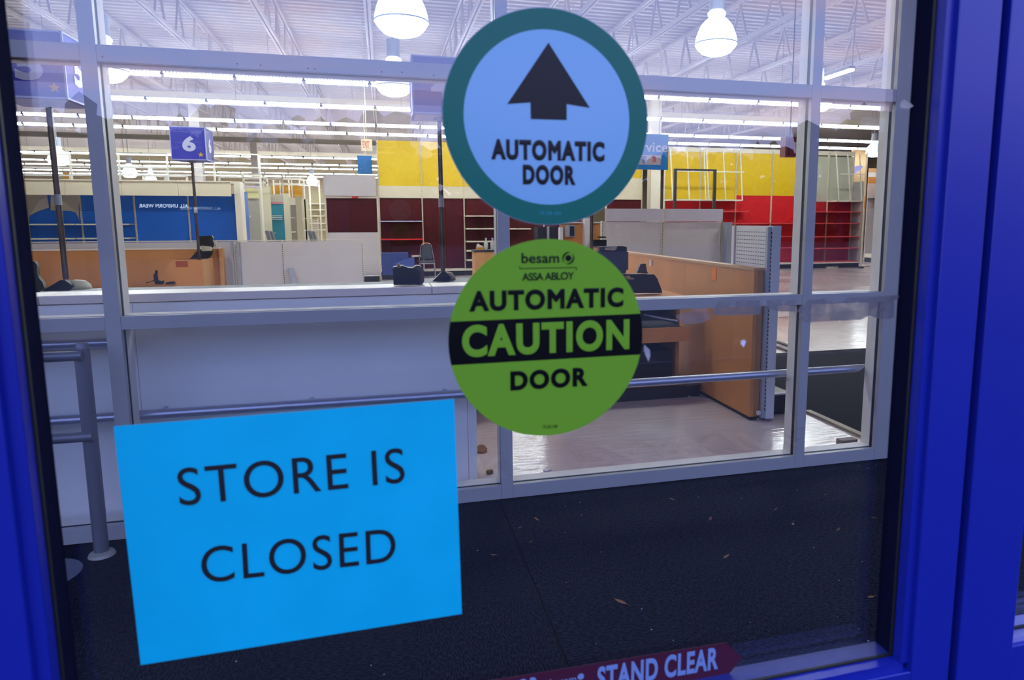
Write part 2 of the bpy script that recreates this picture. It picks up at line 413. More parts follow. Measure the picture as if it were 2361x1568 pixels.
# ------------------------------------------------------------------ STOREFRONT (grey aluminium screen)
SF0, SF1 = 3.53, 3.645        # front and back of the members
def bar_v(name, x0, x1, z0, z1, parent, y0=SF0, y1=SF1):
    return MB().box(x0, x1, y0, y1, z0, z1).build(name, frame_al, parent, bevel=.0012)
sfw = thing('window_1', None, None, (0.6, SF0, 0)); struct(sfw)
mull = [(-1.241, -1.178), (.571, .633), (2.380, 2.440)]
ZT = 4.2
for x0, x1 in mull:
    MB().box(x0, x1, SF0, SF0+.03, 0, ZT).build('mullion', frame_al, sfw, bevel=.001)
    MB().box(x0+.003, x1-.003, SF0+.03, SF0+.058, 0, ZT).build('gasket', gasket, sfw)
    MB().box(x0, x1, SF0+.058, SF1+.02, 0, ZT).build('mullion_back', frame_in, sfw)
MB().box(2.947, 3.062, SF0, SF0+.03, 0, ZT).build('jamb', frame_al, sfw, bevel=.001)
MB().box(2.950, 3.062, SF0+.03, SF0+.055, 0, ZT).build('gasket', gasket, sfw)
MB().box(2.947, 3.062, SF0+.055, SF1+.02, 0, ZT).build('mullion_back', frame_in, sfw)
bays = [(-3.05, -1.241), (-1.178, .571), (.633, 2.380), (2.440, 2.947)]
holes = [(547, 147), (601, 150), (710, 157.5), (725.6, 158.6), (880, 165.5), (927, 166.5), (1000, 173.5)]
for i, (x0, x1) in enumerate(bays):
    for nm, z0, z1 in (('transom_rail', 2.191, 2.262), ('mid_rail', 1.006, 1.067), ('bottom_rail', 0, .075)):
        MB().box(x0+.0008, x1-.0008, SF0+.0008, SF0+.03, z0, z1).build(nm, frame_al, sfw, bevel=.001)
        MB().box(x0, x1, SF0+.03, SF0+.055, z0+.003, z1-.003).build('gasket', gasket, sfw)
        MB().box(x0, x1, SF0+.055, SF1+.02, z0, z1).build('sill', frame_in, sfw)
    for z0, z1 in ((.075, 1.006), (1.067, 2.191), (2.262, ZT)):
        MB().box(x0-.004, x1+.004, SF0+.040, SF0+.046, z0-.004, z1+.004).build('glass_pane', glassS, sfw)
hole_me = MB().disc((0, 0), .0035, 0, .0012, 10).mesh('screw_hole'); hole_me.materials.append(gasket)
for px, py in holes+[(236, 131), (1918, 315+0), (2072, 357)]:
    p = at(px, py, SF0-.0006) if py < 300 else None
    if p: share('screw_hole', hole_me, sfw, p)
# header bulkhead above glass and flank walls of the vestibule
struct(B(-6, 8, 3.53, 3.66, 4.2, 5.6).build('wall_front', mat('bulkhead', 'b8b4b6', .8)))
struct(B(-6, -3.05, 3.53, 3.66, 0, 4.2).build('wall_front', MATS['bulkhead']))
struct(B(3.062, 8, 3.53, 3.66, 0, 4.2).build('wall_front', mat('vestibule_wall', '3a3f52', .8)))
struct(B(-24, -6, 3.53, 3.66, 0, 5.6).build('wall_front', MATS['bulkhead']))
struct(B(8, 32, 3.53, 3.66, 0, 5.6).build('wall_front', MATS['bulkhead']))
struct(B(-6, 8, .67, 3.53, 4.2, 4.3).build('ceiling', MATS['bulkhead']))

# ------------------------------------------------------------------ THE BLUE ENTRANCE (door_1, door_2)
GY0, GY1 = .6445, .6505
YS = .6440                 # outer face of the glass, where the decals stick
d1 = thing('door_1', None, None, (.15, .62, 0)); struct(d1)
XL, XR = -.276, .562
ZG = .991; ZDT = 2.6
SY = .6027                # front face of the stiles
bp = blue_paint
mat('channel_shaded', (.004, .005, .02), .9, spec=.05)  # side faces of the glass channel, their shade put into the colour
# right stile: face, bead, inner reveal
MB().box(.5725, .6258, SY, .655, .0, ZDT).build('stile', bp, d1, bevel=.0012)
MB().box(XR+.0002, .5735, .609, .6225, ZG-.002, ZDT).build('glazing_bead', bp, d1, bevel=.0008)
MB().box(XR-.0012, .5735, .6226, .6262, ZG-.002, ZDT).build('gasket', gasket, d1)
MB().box(XR, .5735, .6263, .6515, ZG, ZDT).build('inner_bead', MATS['channel_shaded'], d1)
# left stile
MB().box(-.40, -.287, SY, .655, 0, ZDT).build('stile', bp, d1, bevel=.0012)
MB().box(-.2875, XL-.0002, .609, .6225, ZG-.002, ZDT).build('glazing_bead', bp, d1, bevel=.0008)
MB().box(-.2875, XL+.0012, .6226, .6262, ZG-.002, ZDT).build('gasket', gasket, d1)
MB().box(-.2875, XL, .6263, .6515, ZG, ZDT).build('inner_bead', MATS['channel_shaded'], d1)
# rails
MB().box(-.287, .5725, SY+.0004, .655, .86, .9815).build('mid_rail', bp, d1, bevel=.0012)
MB().yz([(.609, .9815), (.6225, .9815), (.6225, .9905), (.609, .9905)], XL-.006, XR+.004).build('glazing_bead', bp, d1)
MB().box(XL, XR, .6226, .6262, .9815, .9925).build('gasket', gasket, d1)
MB().box(XL, XR, .6263, .6515, .9815, ZG).build('inner_bead', mat('channel_skylit', (.02, .03, .16), .4), d1)  # same channel, sky light on the ledge put into a brighter blue
MB().box(-.287, .5725, SY+.0004, .655, 0, .10).build('bottom_rail', bp, d1)
MB().box(-.287, .5725, .630, .642, .10, .86).build('lower_pane', glassD, d1)
MB().box(-.287, .5725, SY, .655, ZDT-.06, ZDT).build('top_rail', bp, d1)
MB().box(XL-.004, XR+.004, GY0, GY1, ZG-.006, ZDT-.06).build('glass_pane', glassD, d1)
# black gap with its weather strip, then the neighbouring fixed panel
struct(MB().box(.6262, .6376, .615, .655, 0, ZDT).build('trim_1', gasket))
d2 = thing('door_2', None, None, (1.1, .62, 0)); struct(d2)
XP = .7185
MB().box(.6378, XP, SY, .655, 0, ZDT).build('stile', bp, d2, bevel=.0012)
MB().box(XP, 1.6, SY+.0004, .655, .86, .988).build('mid_rail', bp, d2, bevel=.0012)
MB().box(XP, 1.6, .609, .6225, .988, .9935).build('glazing_bead', mat('silver_bead', '9494c8', .4, .3), d2)
MB().box(XP, 1.6, .6226, .6262, .988, .9965).build('gasket', gasket, d2)
MB().box(XP, 1.6, .6263, .644, .988, .996).build('inner_bead', MATS['silver_bead'], d2)
MB().box(XP, 1.6, GY0, GY1, .9885, ZDT-.06).build('glass_pane', glassD, d2)
MB().box(XP, 1.6, .630, .642, .10, .86).build('lower_pane', glassD, d2)
MB().box(XP, 1.6, SY, .655, 0, .1).build('bottom_rail', bp, d2)
MB().box(1.6, 1.7, SY, .655, 0, ZDT).build('stile', bp, d2)
MB().box(XP, 1.6, SY, .655, ZDT-.06, ZDT).build('top_rail', bp, d2)
# the rest of the entrance outside the frame
for nm, x0, x1 in (('window_2', -6, -.4006), ('window_3', 1.7006, 8)):
    w2 = thing(nm, None, None, ((x0+x1)/2, .62, 0)); struct(w2)
    MB().box(x0, x1, GY0, GY1, .04, 2.6).build('glass_pane', glassD, w2)
    for xx in (x0+.03, (x0+x1)/2, (x0+.06 if x0 > 0 else x1-.06)+0): MB().box(xx-.028, xx+.028, .60, .67, .04, 2.6).build('mullion', bp, w2)
    MB().box(x0, x1, .60, .66, 0, .04).build('bottom_rail', bp, w2)
w4 = thing('window_4', None, None, (1, .62, 2.66)); struct(w4)
MB().box(-6, 8, .60, .67, 2.6004, 2.66).build('transom_rail', bp, w4)
MB().box(-6, 8, GY0, GY1, 2.66, 4.2).build('glass_pane', glassD, w4)
struct(B(-24, -6, .60, .66, 0, 5.7).build('wall_entrance', MATS['bulkhead']))
struct(B(8, 32, .60, .66, 0, 5.7).build('wall_entrance', MATS['bulkhead']))
struct(B(-6, 8, .60, .66, 4.2, 5.7).build('wall_entrance', MATS['bulkhead']))

# ------------------------------------------------------------------ DECALS on the door glass
dblack = mat('decal_black', '040406', .3, spec=.3)
dwhite = mat('decal_white', (.20, .42, .56), .22)
dgreen = mat('decal_green', (.003, .13, .085), .3, spec=.3)
dlime = mat('decal_lime', (.16, .36, .02), .5, spec=.12)
KS = YS/.6225
c1 = (.1488*KS, EYE+.0917*KS)
s1 = thing('door_decal', 'round automatic door decal, green ring around a white centre with a dark up arrow', 'sticker', (c1[0], YS, c1[1]), 'decals on the door glass')
MB().disc(c1, .0956*KS, YS-.0002, YS).build('backing_disc', mat('decal_edge', (.3, .36, .42), .4), s1)
MB().ring(c1, .0770*KS, .0951*KS, YS-.0005, YS-.0002).build('green_ring', dgreen, s1)
MB().disc(c1, .0770*KS, YS-.0005, YS-.0002).build('white_centre', dwhite, s1)
arrow = [(1264.5, 98.1), (1359.8, 248.6), (1306.5, 240), (1306.5, 276.9), (1223.8, 274.4), (1223, 236.2), (1169.4, 240)]
YL = YS-.0006
MB().xz([(atX(a, b, YL), atZ(a, b, YL)) for a, b in arrow], YL-.0001, YL).build('arrow', dblack, s1)
def words(s, a, b, ytop, Y, m, parent, bold=0, **k):
    p0, p1, pt = at(a[0], a[1], Y), at(b[0], b[1], Y), at(a[0], ytop, Y)
    return lettering(s, p0, p1, (pt-p0).length, m, parent, bold=bold, **k)
words('AUTOMATIC', (1132.6, 367.8), (1393.6, 372.9), 319.6, YL, dblack, s1, .055, space=1.06)
words('DOOR', (1205.6, 425.3), (1327, 427), 378.8, YL, dblack, s1, .055, space=1.06)
words('75-20-101', (1243.8, 494.8), (1292, 495.9), 487, YL, mat('decal_small_print', (.02, .30, .34), .4), s1, .0)
c2_ = (.1477*KS, EYE-.1109*KS)
s2 = thing('door_decal', 'round lime green automatic caution door decal with a black band', 'sticker', (c2_[0], YS, c2_[1]), 'decals on the door glass')
MB().disc(c2_, .0942*KS, YS-.0004, YS).build('lime_disc', dlime, s2)
def in_circle_band(pl, pr, ql, qr, c, r, n=24):
    # points of the band between two lines, clipped to the circle
    def hit(a, b):
        a, b = Vector(a), Vector(b); d = (b-a).normalized(); o = a-Vector(c)
        bb = o.dot(d); cc = o.dot(o)-r*r; s_ = math.sqrt(bb*bb-cc); return a+d*(-bb-s_), a+d*(-bb+s_)
    tl, tr = hit(pl, pr); bl, br = hit(ql, qr)
    A = lambda p: math.atan2(p.y-c[1], p.x-c[0])
    pts = [tuple(tl), tuple(tr)]
    a0, a1 = A(tr), A(br)
    for i in range(1, n): t_ = a0+(a1-a0)*i/n; pts.append((c[0]+r*math.cos(t_), c[1]+r*math.sin(t_)))
    pts += [tuple(br), tuple(bl)]
    a0, a1 = A(bl) % (2*math.pi), A(tl) % (2*math.pi)
    for i in range(1, n): t_ = a0+(a1-a0)*i/n; pts.append((c[0]+r*math.cos(t_), c[1]+r*math.sin(t_)))
    return pts
g = lambda a, b: (atX(a, b, YS), atZ(a, b, YS))
MB().xz(in_circle_band(g(1037.5, 741.9), g(1478, 723), g(1039, 841.9), g(1476.6, 816.9), c2_, .0941*KS), YS-.0006, YS-.0004).build('black_band', dblack, s2)
words('besam', (1202.5, 606.6), (1289, 606), 583, YL, dblack, s2, .012)
pc = at(1310.3, 595, YL); rr = (at(1324, 595, YL)-pc).length
MB().disc((pc.x, pc.z), rr*.5, YL-.0002, YL, 32).build('logo_dot', dblack, s2)
rg = MB()
for a0, a1 in ((75, 235), (-105, 55)):
    o_ = []; i_ = []
    for i in range(17):
        a_ = math.radians(a0+(a1-a0)*i/16); wv = .26*math.sin(math.pi*min(1, (i+2)/17))
        o_.append((pc.x+rr*math.cos(a_), pc.z+rr*math.sin(a_))); i_.append((pc.x+rr*(.98-wv)*math.cos(a_), pc.z+rr*(.98-wv)*math.sin(a_)))
    rg.xz(o_+i_[::-1], YL-.0002, YL)
rg.build('logo_arcs', dblack, s2)
pA, pB = at(1197.5, 619, YL), at(1329.7, 618.4, YL); q_ = .0006
MB().box(pA.x, pB.x, YL-.0002, YL, pA.z-q_/2, pA.z+q_/2).box(pA.x, pA.x+q_, YL-.0002, YL, pA.z, pA.z+.0022).box(pB.x-q_, pB.x, YL-.0002, YL, pB.z-.002, pB.z).build('rule', dblack, s2)
words('ASSA ABLOY', (1203.8, 647.2), (1323.4, 644), 629.4, YL, dblack, s2, .012, space=.88)
words('AUTOMATIC', (1081.9, 719), (1436.9, 707.5), 670.6, YL, dblack, s2, .045, space=1.06)
words('CAUTION', (1066, 825.3), (1450.6, 805.6), 750, YL-.0002, dlime, s2, .045, space=1.06)
words('DOOR', (1177, 901), (1355.3, 890), 855.6, YL, dblack, s2, .045, space=1.06)
words('75-20-100', (1251.6, 987.8), (1285, 986), 980.6, YL, dblack, s2)
# cyan notice
pts = [(262, 983), (1047, 920), (1065, 1415), (325, 1533)]
pm = mat('cyan_paper', (.0, .46, .60), .6, spec=.2, noise=.06, nscale=14)
nt_ = thing('paper_notice', 'bright cyan paper notice saying the store is closed, taped to the door glass', 'notice', at(664, 1230, YS))
MB().xz([(atX(a, b, YS), atZ(a, b, YS)) for a, b in pts], YS-.0004, YS).build('paper_sheet', pm, nt_)
ink = mat('black_ink', '06080e', .6)
words('STORE IS', (415, 1167.4), (934, 1112.6), 1079.6, YL, ink, nt_, 0.0, space=1.1)
words('CLOSED', (467, 1346), (913, 1294.7), 1261.8, YL, ink, nt_, 0.0, space=1.1)
# stand clear arrow strip
A_, B_ = at(1147.8, 1565.9, YS), at(1674, 1480.8, YS); T_ = at(1711, 1516.4, YS); C_ = at(1678, 1556, YS)
dv = (B_-A_)*.9; A2 = A_-dv; D2 = A2+(C_-B_)
st = thing('door_decal', 'dark red arrow strip reading stand clear, low on the door glass', 'sticker', tuple(B_), 'decals on the door glass')
MB().xz([(p.x, p.z) for p in (A2, B_, T_, C_, D2)], YS-.0004, YS).build('red_arrow', mat('decal_maroon', (.06, .005, .02), .5), st)
lb = mat('decal_pale_blue', (.18, .27, .45), .5)
words('STAND CLEAR', (1377, 1592), (1655, 1542.4), 1538, YL, lb, st, .035, space=1.02)
words('OR', (1192, 1621), (1243, 1612), 1567, YL, lb, st, .035)
words('besam', (1268, 1583), (1328, 1573), 1566, YL, lb, st, .0)
p = at(1339, 1560, YL); MB().disc((p.x, p.z), .0035, YL-.0002, YL, 24).build('logo_dot', lb, st)
# tape and glue remains
film = film_mat('cloudy_tape', '74706e', .62)
def remain(name, label, pxs, m, z=3.689, ox=1480, oy=660, y1=YS):
    P = [at(a/z+ox, b/z+oy, YS) for a, b in pxs]
    c_ = sum(P, Vector())/len(P)
    o = MB().xz([(q.x, q.z) for q in P], YS-.0003, YS).build(name, m, None, loc=c_)
    return tag(o, label, 'tape residue', 'torn tape left on the door glass')
remain('tape_residue', 'wide cloudy strip of torn tape at the right edge of the door glass', [(1345, 180), (1425, 112), (1540, 104), (1640, 135), (1700, 128), (1760, 96), (1950, 88), (2185, 74), (2185, 100), (2145, 120), (2140, 262), (2100, 280), (2010, 275), (1935, 250), (1860, 285), (1380, 308), (1335, 285), (1390, 240), (1320, 215)], film)
remain('tape_residue', 'cloudy tape patch in front of the wooden partition, middle of the torn strip', [(650, 130), (760, 128), (740, 175), (790, 185), (800, 126), (1000, 118), (1015, 190), (1000, 240), (745, 250), (600, 245), (600, 190)], film)
remain('tape_residue', 'thin hazy glue smear nearest the round lime decal', [(285, 250), (430, 205), (470, 170), (560, 195), (590, 270), (500, 315), (360, 322), (310, 285)], film_mat('glue_smear', '8c807a', .35))
remain('tape_residue', 'short cloudy tape patch between the partition and the right mullion', [(1060, 120), (1180, 114), (1200, 165), (1245, 120), (1310, 122), (1300, 215), (1180, 215), (1070, 190)], film)
sc1 = film_mat('pale_scrap', 'e0d8d8', 1.0)
remain('tape_residue', 'tiny white triangle of tape on the glass at the right pane', [(1475, 380), (1580, 380), (1530, 425), (1475, 467)], sc1, 4.611, 1650, 300)
remain('tape_residue', 'beige torn scrap at the upper right edge of the door glass', [(1190, 960), (1255, 1000), (1283, 1025), (1235, 1055), (1155, 1040), (1160, 990)], film_mat('beige_scrap', 'cfc4b4', 1.0), 4.19, 1800, 0)
remain('tape_residue', 'tiny pink fleck of tape in front of the wooden partition', [(1020, 1100), (1042, 1092), (1055, 1105), (1040, 1142), (1020, 1120)], sc1, 2.851, 1350, 400)
remain('tape_residue', 'small pale glue drip just right of the lime decal', [(330, 580), (395, 640), (400, 700), (380, 780), (345, 700), (325, 650)], film_mat('glue_drip', 'c8c4c4', .45), 5.057, 1420, 680)

# ------------------------------------------------------------------ VESTIBULE: guard rail, floor plate, leaves
gr = thing('guard_rail', 'grey steel guard rail post with two horizontal tubes at the left of the vestibule', 'railing', (-1.287, 3.38, 0))
tube_m = mat('painted_tube', '74747c', .4, .3)
MB().tube((-1.287, 3.38, 0), (-1.287, 3.38, .955), .030, 24).build('post', tube_m, gr)
MB().lathe([(.0001, 0), (.055, 0), (.05, .012), (.033, .02), (.031, .021)], (-1.287, 3.38, 0), 24).build('base_flange', mat('worn_flange', 'a8a294', .6, .3), gr)
MB().tube((-4.2, 3.345, .927), (-1.272, 3.345, .927), .0225, 20).build('rail_tube', tube_m, gr)
MB().tube((-4.2, 3.345, .566), (-1.262, 3.345, .566), .0225, 20).build('rail_tube', tube_m, gr)
MB().tube((-1.287, 3.38, .955), (-1.287, 3.38, .975), .029, 20, .024).build('post_cap', tube_m, gr)
pd = fl(186, 1318)
MB_ = MB().lathe([(.0001, .012), (.12, .010), (.15, .004), (.152, 0), (.0001, 0)][::-1], (pd.x-.152, pd.y, 0), 40)
tag(MB_.build('floor_disc', mat('disc_grey', '6c7080', .5, .2), None, loc=(pd.x-.152, pd.y, 0)), 'round grey metal base plate on the carpet, cut by the left door stile', 'base plate')
leaf_cols = ['8c5a34', 'a06a3c', '7a4c30', 'b08850', '906048']
leaf_at = [(1431, 1389, 1.5, 'broad brown dry leaf alone in the middle of the carpet'), (1237, 1198, 1, 'small pale leaf near the foot of the centre mullion'), (1638, 1197, 1.1, 'brown leaf on the carpet below the pane of the wooden partition'),
           (1828, 1210, 1, 'curled brown leaf with a long pale stalk, right side of the carpet'), (1675, 1284, 1.1, 'thin brown leaf lying diagonal on the right of the carpet'), (2008, 1378, 1.1, 'small tan leaf close to the right door stile'),
           (1549, 1152, .8, 'tiny leaf close to the bottom rail of the storefront'), (1789, 1175, .8, 'thin pale sliver of leaf near the right mullion'), (1138, 1281, .8, 'small pale scrap of leaf beside the cyan notice'),
           (1200, 1217, .6, 'speck of brown leaf left of the carpet seam'), (2014, 1195, .8, 'dull reddish leaf near the right jamb'), (1225, 1160+90, .5, 'speck of leaf on the carpet seam'),
           (1933, 1222, .9, 'dull grey leaf fragment at the right of the carpet'), (2343, 1131, .9, 'bright yellow leaf seen through the neighbouring pane')]
for i, (a, b, s_, lab) in enumerate(leaf_at):
    p = fl(a, b); an = random.uniform(0, 6.28) if i else 2.3
    R = Matrix.Rotation(an, 3, 'Z')
    L_ = .020*s_; W = .0065*s_
    base = [(-L_, 0, 0), (-L_*.4, W, .002), (L_*.3, W*.9, .003), (L_, 0, .006), (L_*.3, -W*.9, .0035), (-L_*.4, -W, .001), (0, 0, -.0002)]
    v_ = [Vector(p)+R @ Vector(q)+Vector((0, 0, .0015)) for q in base]
    mb = MB().add(v_, [(6, 0, 1), (6, 1, 2), (6, 2, 3), (6, 3, 4), (6, 4, 5), (6, 5, 0)])
    lm = mat('leaf_%d' % (i % 5), leaf_cols[i % 5], .7) if i != 13 else mat('leaf_yellow', 'd8c020', .6)
    root = thing('dry_leaf', lab, 'leaf', p, 'dry leaves scattered on the carpet')
    mb.build('blade', lm, root)
    MB().bar(v_[0], v_[0]+R @ Vector((-L_*(1.6 if i == 3 else .5), L_*.2, .001)), .0008, .0008).build('stalk', lm, root)
rs = random.Random(3); cr_ = MB()
for i in range(90):
    q = Vector((rs.uniform(-.9, 3.4), rs.uniform(1.3, 3.48), .0)); s_ = rs.uniform(.0008, .002); q.z = s_*.6+.0004
    cr_.obox(q, (s_*1.5, s_, s_*.6), Matrix.Rotation(rs.uniform(0, 3), 3, 'Z'))
o = cr_.build('carpet_debris', mat('crumb', 'a8a8b0', .8)); tag(o, 'tiny pale crumbs scattered over the dark carpet', 'debris'); o['kind'] = 'stuff'

# ------------------------------------------------------------------ HALF WALL COUNTER behind the storefront
cw = thing('service_counter', 'long white half-height counter wall right behind the storefront glass', 'counter', (.476, 3.8, 0))
lam = mat('counter_laminate', 'f6f2ec', .45, noise=.03, nscale=2)
xs = [-5.6, -4.2, -2.8, -1.21, .425, .476]
for a, b in zip(xs, xs[1:]): MB().box(a+.001, b-.001, 3.80, 3.83, .004, 1.10).build('front_panel', lam, cw)
MB().box(.45, .476, 3.83, 4.0, .004, 1.10).build('end_panel', lam, cw)
MB().box(-5.6, .45, 3.97, 4.0, .004, 1.10).build('back_panel', lam, cw)
capm = mat('counter_cap', 'f0e0d2', .4)
jx = atX(994, 660, 3.85)
for a, b in ((-5.6, -1.6), (-1.6, jx), (jx, .48)): MB().box(a+.0015, b-.0015, 3.785, 4.01, 1.104, 1.146).build('top_cap', capm, cw, bevel=.004)
hr = thing('bumper_rail', 'long round steel bumper tube running behind the glass at knee height', 'railing', (.9, 3.69, .56))
st_m = mat('satin_steel', 'b4b4c4', .3, .6)
# tube with an open, slanted right end
n_ = 24; r_ = .0245; vv = []
for i in range(n_):
    a_ = 2*math.pi*i/n_; vv.append((-4.5, 3.69+r_*math.cos(a_), .558+r_*math.sin(a_)))
for i in range(n_):
    a_ = 2*math.pi*i/n_; vv.append((2.93+.035*math.sin(a_), 3.69+r_*math.cos(a_), .558+r_*math.sin(a_)))
for i in range(n_):
    a_ = 2*math.pi*i/n_; vv.append((2.93+.035*math.sin(a_), 3.69+.021*math.cos(a_), .558+.021*math.sin(a_)))
for i in range(n_):
    a_ = 2*math.pi*i/n_; vv.append((2.80, 3.69+.021*math.cos(a_), .558+.021*math.sin(a_)))
ff = []
for k in range(3):
    for i in range(n_): ff.append((k*n_+i, k*n_+(i+1) % n_, (k+1)*n_+(i+1) % n_, (k+1)*n_+i))
ff += [tuple(range(n_)), tuple(range(3*n_, 4*n_))]
MB().add(vv, ff).build('tube', st_m, hr)
for x_ in (-1.10, -.4, .3): MB().tube((x_, 3.69, .558), (x_, 3.798, .558), .012, 10).build('bracket', st_m, hr)
ur = thing('bumper_rail', 'short upper steel tube behind the leftmost pane, just under the mid rail', 'railing', (-2.5, 3.69, .93))
MB().tube((-4.5, 3.69, .925), (-1.26, 3.69, .925), .0245, 20).build('tube', st_m, ur)
MB().tube((-1.6, 3.69, .925), (-1.6, 3.798, .925), .012, 8).build('bracket', st_m, ur)
# things on or just behind the ledge
def px_box(x0, x1, y0, y1, Y, dy): return MB().box(atX(x0, (y0+y1)/2, Y), atX(x1, (y0+y1)/2, Y), Y, Y+dy, atZ((x0+x1)/2, y1, Y), atZ((x0+x1)/2, y0, Y))
Yt = 3.87
q = lambda a, b, s=10.27, ox=850, oy=540, Y=Yt: (atX(a/s+ox, b/s+oy, Y), atZ(a/s+ox, b/s+oy, Y))
kt = thing('payment_terminal', 'black card terminal with a brown rounded back, on the white counter wall', 'terminal', (atX(940, 656, Yt), Yt, 1.146))
side = [(565, 815), (700, 800), (830, 760), (940, 800), (1000, 820), (1060, 805), (1130, 810), (1180, 850), (1210, 920), (1215, 1200), (590, 1200), (580, 940)]
P = [q(*s_) for s_ in side]
P = [(a, max(b, 1.1475)) for a, b in P]
MB().xz(P, Yt, Yt+.012).build('front_plate', black_m, kt)
hump = [(1060, 795), (1130, 750), (1200, 752), (1270, 790), (1310, 860), (1325, 960), (1320, 1130), (1270, 1195), (1215, 1200), (1205, 900), (1160, 830)]
P = [q(*s_) for s_ in hump]; P = [(a, max(b, 1.1475)) for a, b in P]
MB().xz(P, Yt+.013, Yt+.10).build('brown_hood', mat('brown_plastic', '584440', .5), kt)
MB().xz([(a-.004, b) for a, b in [q(*s_) for s_ in ((600, 790), (820, 745), (950, 800), (1080, 800), (1100, 1150), (610, 1150))]], Yt+.013, Yt+.10).build('body', black_m, kt)
MB().xz([q(680, 770), q(750, 765), q(750, 715), q(685, 715)], Yt+.03, Yt+.05).build('orange_label', mat('orange_tag', 'd07018', .5), kt)
MB().xz([q(655, 800), q(720, 800), q(830, 752), q(770, 760)], Yt+.0125, Yt+.03).build('paper_slip', mat('tan_slip', 'a89054', .6), kt)

# ------------------------------------------------------------------ CHECKSTANDS, number signs
STAR = [(math.sin(i*math.pi/5)*(1 if i % 2 == 0 else .42), math.cos(i*math.pi/5)*(1 if i % 2 == 0 else .42)) for i in range(10)]
Z_C = .97
Y5, Y4, Y6 = 5.75, 5.95, 11.0
sz = .45
def lane_sign(n, x0, zb, Y, xp, zbase, label):
    t = thing('lane_sign', label, 'lane sign', (xp, Y+sz/2, zbase), 'numbered cube signs over the checkout lanes')
    MB().box(x0, x0+sz, Y, Y+sz, zb, zb+sz).build('sign_cube', sign_blue, t)
    em = mat('cube_edging', 'b4b8f0', .4); e_ = MB(); w_ = .006; x1 = x0+sz; y1 = Y+sz; z1 = zb+sz
    for xx in (x0, x1):
        for y_ in (Y, y1): e_.box(xx-w_, xx+w_, y_-w_, y_+w_, zb-w_, z1+w_)
    for z_ in (zb, z1):
        for y_ in (Y, y1): e_.box(x0, x1, y_-w_, y_+w_, z_-w_, z_+w_)
        for xx in (x0, x1): e_.box(xx-w_, xx+w_, Y, y1, z_-w_, z_+w_)
    e_.build('edge_trim', em, t)
    MB().box(x0+.02, x1-.02, Y+.02, y1-.02, zb-.010, zb-.001).build('bottom_plate', mat('cube_bottom', '9c94b8', .3, .2), t)
    lettering(n, (x0+sz*.33, Y-.003, zb+sz*.25), (x0+sz*.71, Y-.003, zb+sz*.25), sz*.47, sign_white, t, bold=.05)
    lettering(n, (x1+.003, Y+sz*.32, zb+sz*.25), (x1+.003, Y+sz*.68, zb+sz*.25), sz*.47, sign_white, t, bold=.05)
    r_ = sz*.085
    MB().xz([(x0+sz*.84+a*r_, zb+sz*.155+b*r_) for a, b in STAR], Y-.005, Y-.0005).build('star', gold, t)
    MB().yz([(Y+sz*.84+a*r_, zb+sz*.155+b*r_) for a, b in STAR], x1+.0005, x1+.005).build('star', gold, t)
    yc = Y+sz/2
    MB().tube((xp, yc, zb-.01), (xp, yc, zb-.03), .05, 20).build('socket', grey_m, t)
    MB().tube((xp, yc, zbase), (xp, yc, zb-.012), .020, 16).build('pole', rust_pole, t)
    MB().tube((xp, yc, 1.62), (xp, yc, 1.70), .024, 16).build('pole_sleeve', grey_m, t)
lane_sign('5', atX(155.5, 227, Y5)-sz, atZ(155.5, 227, Y5), Y5, atX(152, 640, Y5+sz/2), 1.0, 'blue cube sign with a number five on a worn pole in the leftmost pane')
lane_sign('4', atX(953, 259, Y4), atZ(953, 259, Y4), Y4, atX(1022, 640, Y4+sz/2), .97, 'blue cube sign with a number four, half hidden by the round green decal')
lane_sign('6', atX(396, 367, Y6), atZ(396, 367, Y6), Y6, atX(459, 590, Y6+sz/2), .62, 'small blue cube sign with a number six, farther back over the wooden bin')

# long checkstand counters that the signs stand on
cs = thing('checkout_counter', 'low dark-topped checkout counter behind the white half wall', 'counter', (-1, 5.6, 0))
MB().box(-3.4, .9, 5.2, 6.6, .90, .94).build('counter_top', dark_m, cs, bevel=.004)
MB().box(-3.35, .85, 5.25, 6.55, .10, .90).build('cabinet', wood_m, cs)
MB().box(-3.3, .8, 5.3, 6.5, 0, .10).build('toe_kick', black_m, cs)
MB().box(atX(1010, 640, 6.1)-.3, atX(1010, 640, 6.1)+.3, 5.9, 6.5, .94, .97).build('raised_plate', dark_m, cs)
# wedge-and-dome feet of the poles
def foot(pl, pr, ytop, ybot, Y, label, dome, flip=False):
    x0, x1 = atX(pl, ybot, Y), atX(pr, ybot, Y); zb = max(atZ(pl, ybot, Y), .945); zt = atZ((pl+pr)/2, ytop, Y)
    t = thing('weighted_stand', label, 'sign base', ((x0+x1)/2, Y, zb))
    xm = x0+(x1-x0)*.5
    MB().xz([(x0, zb), (xm+.02, zb), (xm+.05, zb+(zt-zb)*.45), (xm, zt), (xm-.03, zt)], Y, Y+.06).build('black_wedge', black_m, t)
    r_ = (x1-xm)*.62
    prof = [(.0001, 0), (r_*.98, 0), (r_, .01), (r_*.92, (zt-zb)*.45), (r_*.6, (zt-zb)*.8), (.0001, (zt-zb)*.95)]
    MB().lathe(prof, (x1-r_-.03, Y+.12, zb), 24).build('dome', dome, t)
foot(95, 207, 646, 672, 5.85, 'black wedge and cream dome at the foot of the number five sign pole', mat('cream_dome', 'a8a088', .5))
foot(993, 1062, 626, 653, 6.15, 'black wedge and brown dome at the foot of the number four sign pole', mat('brown_dome', '5c4c44', .5))
t = thing('till_screen', 'dark till equipment against the left door stile, above the counter', 'till', (atX(85, 640, 5.6), 5.6, .94))
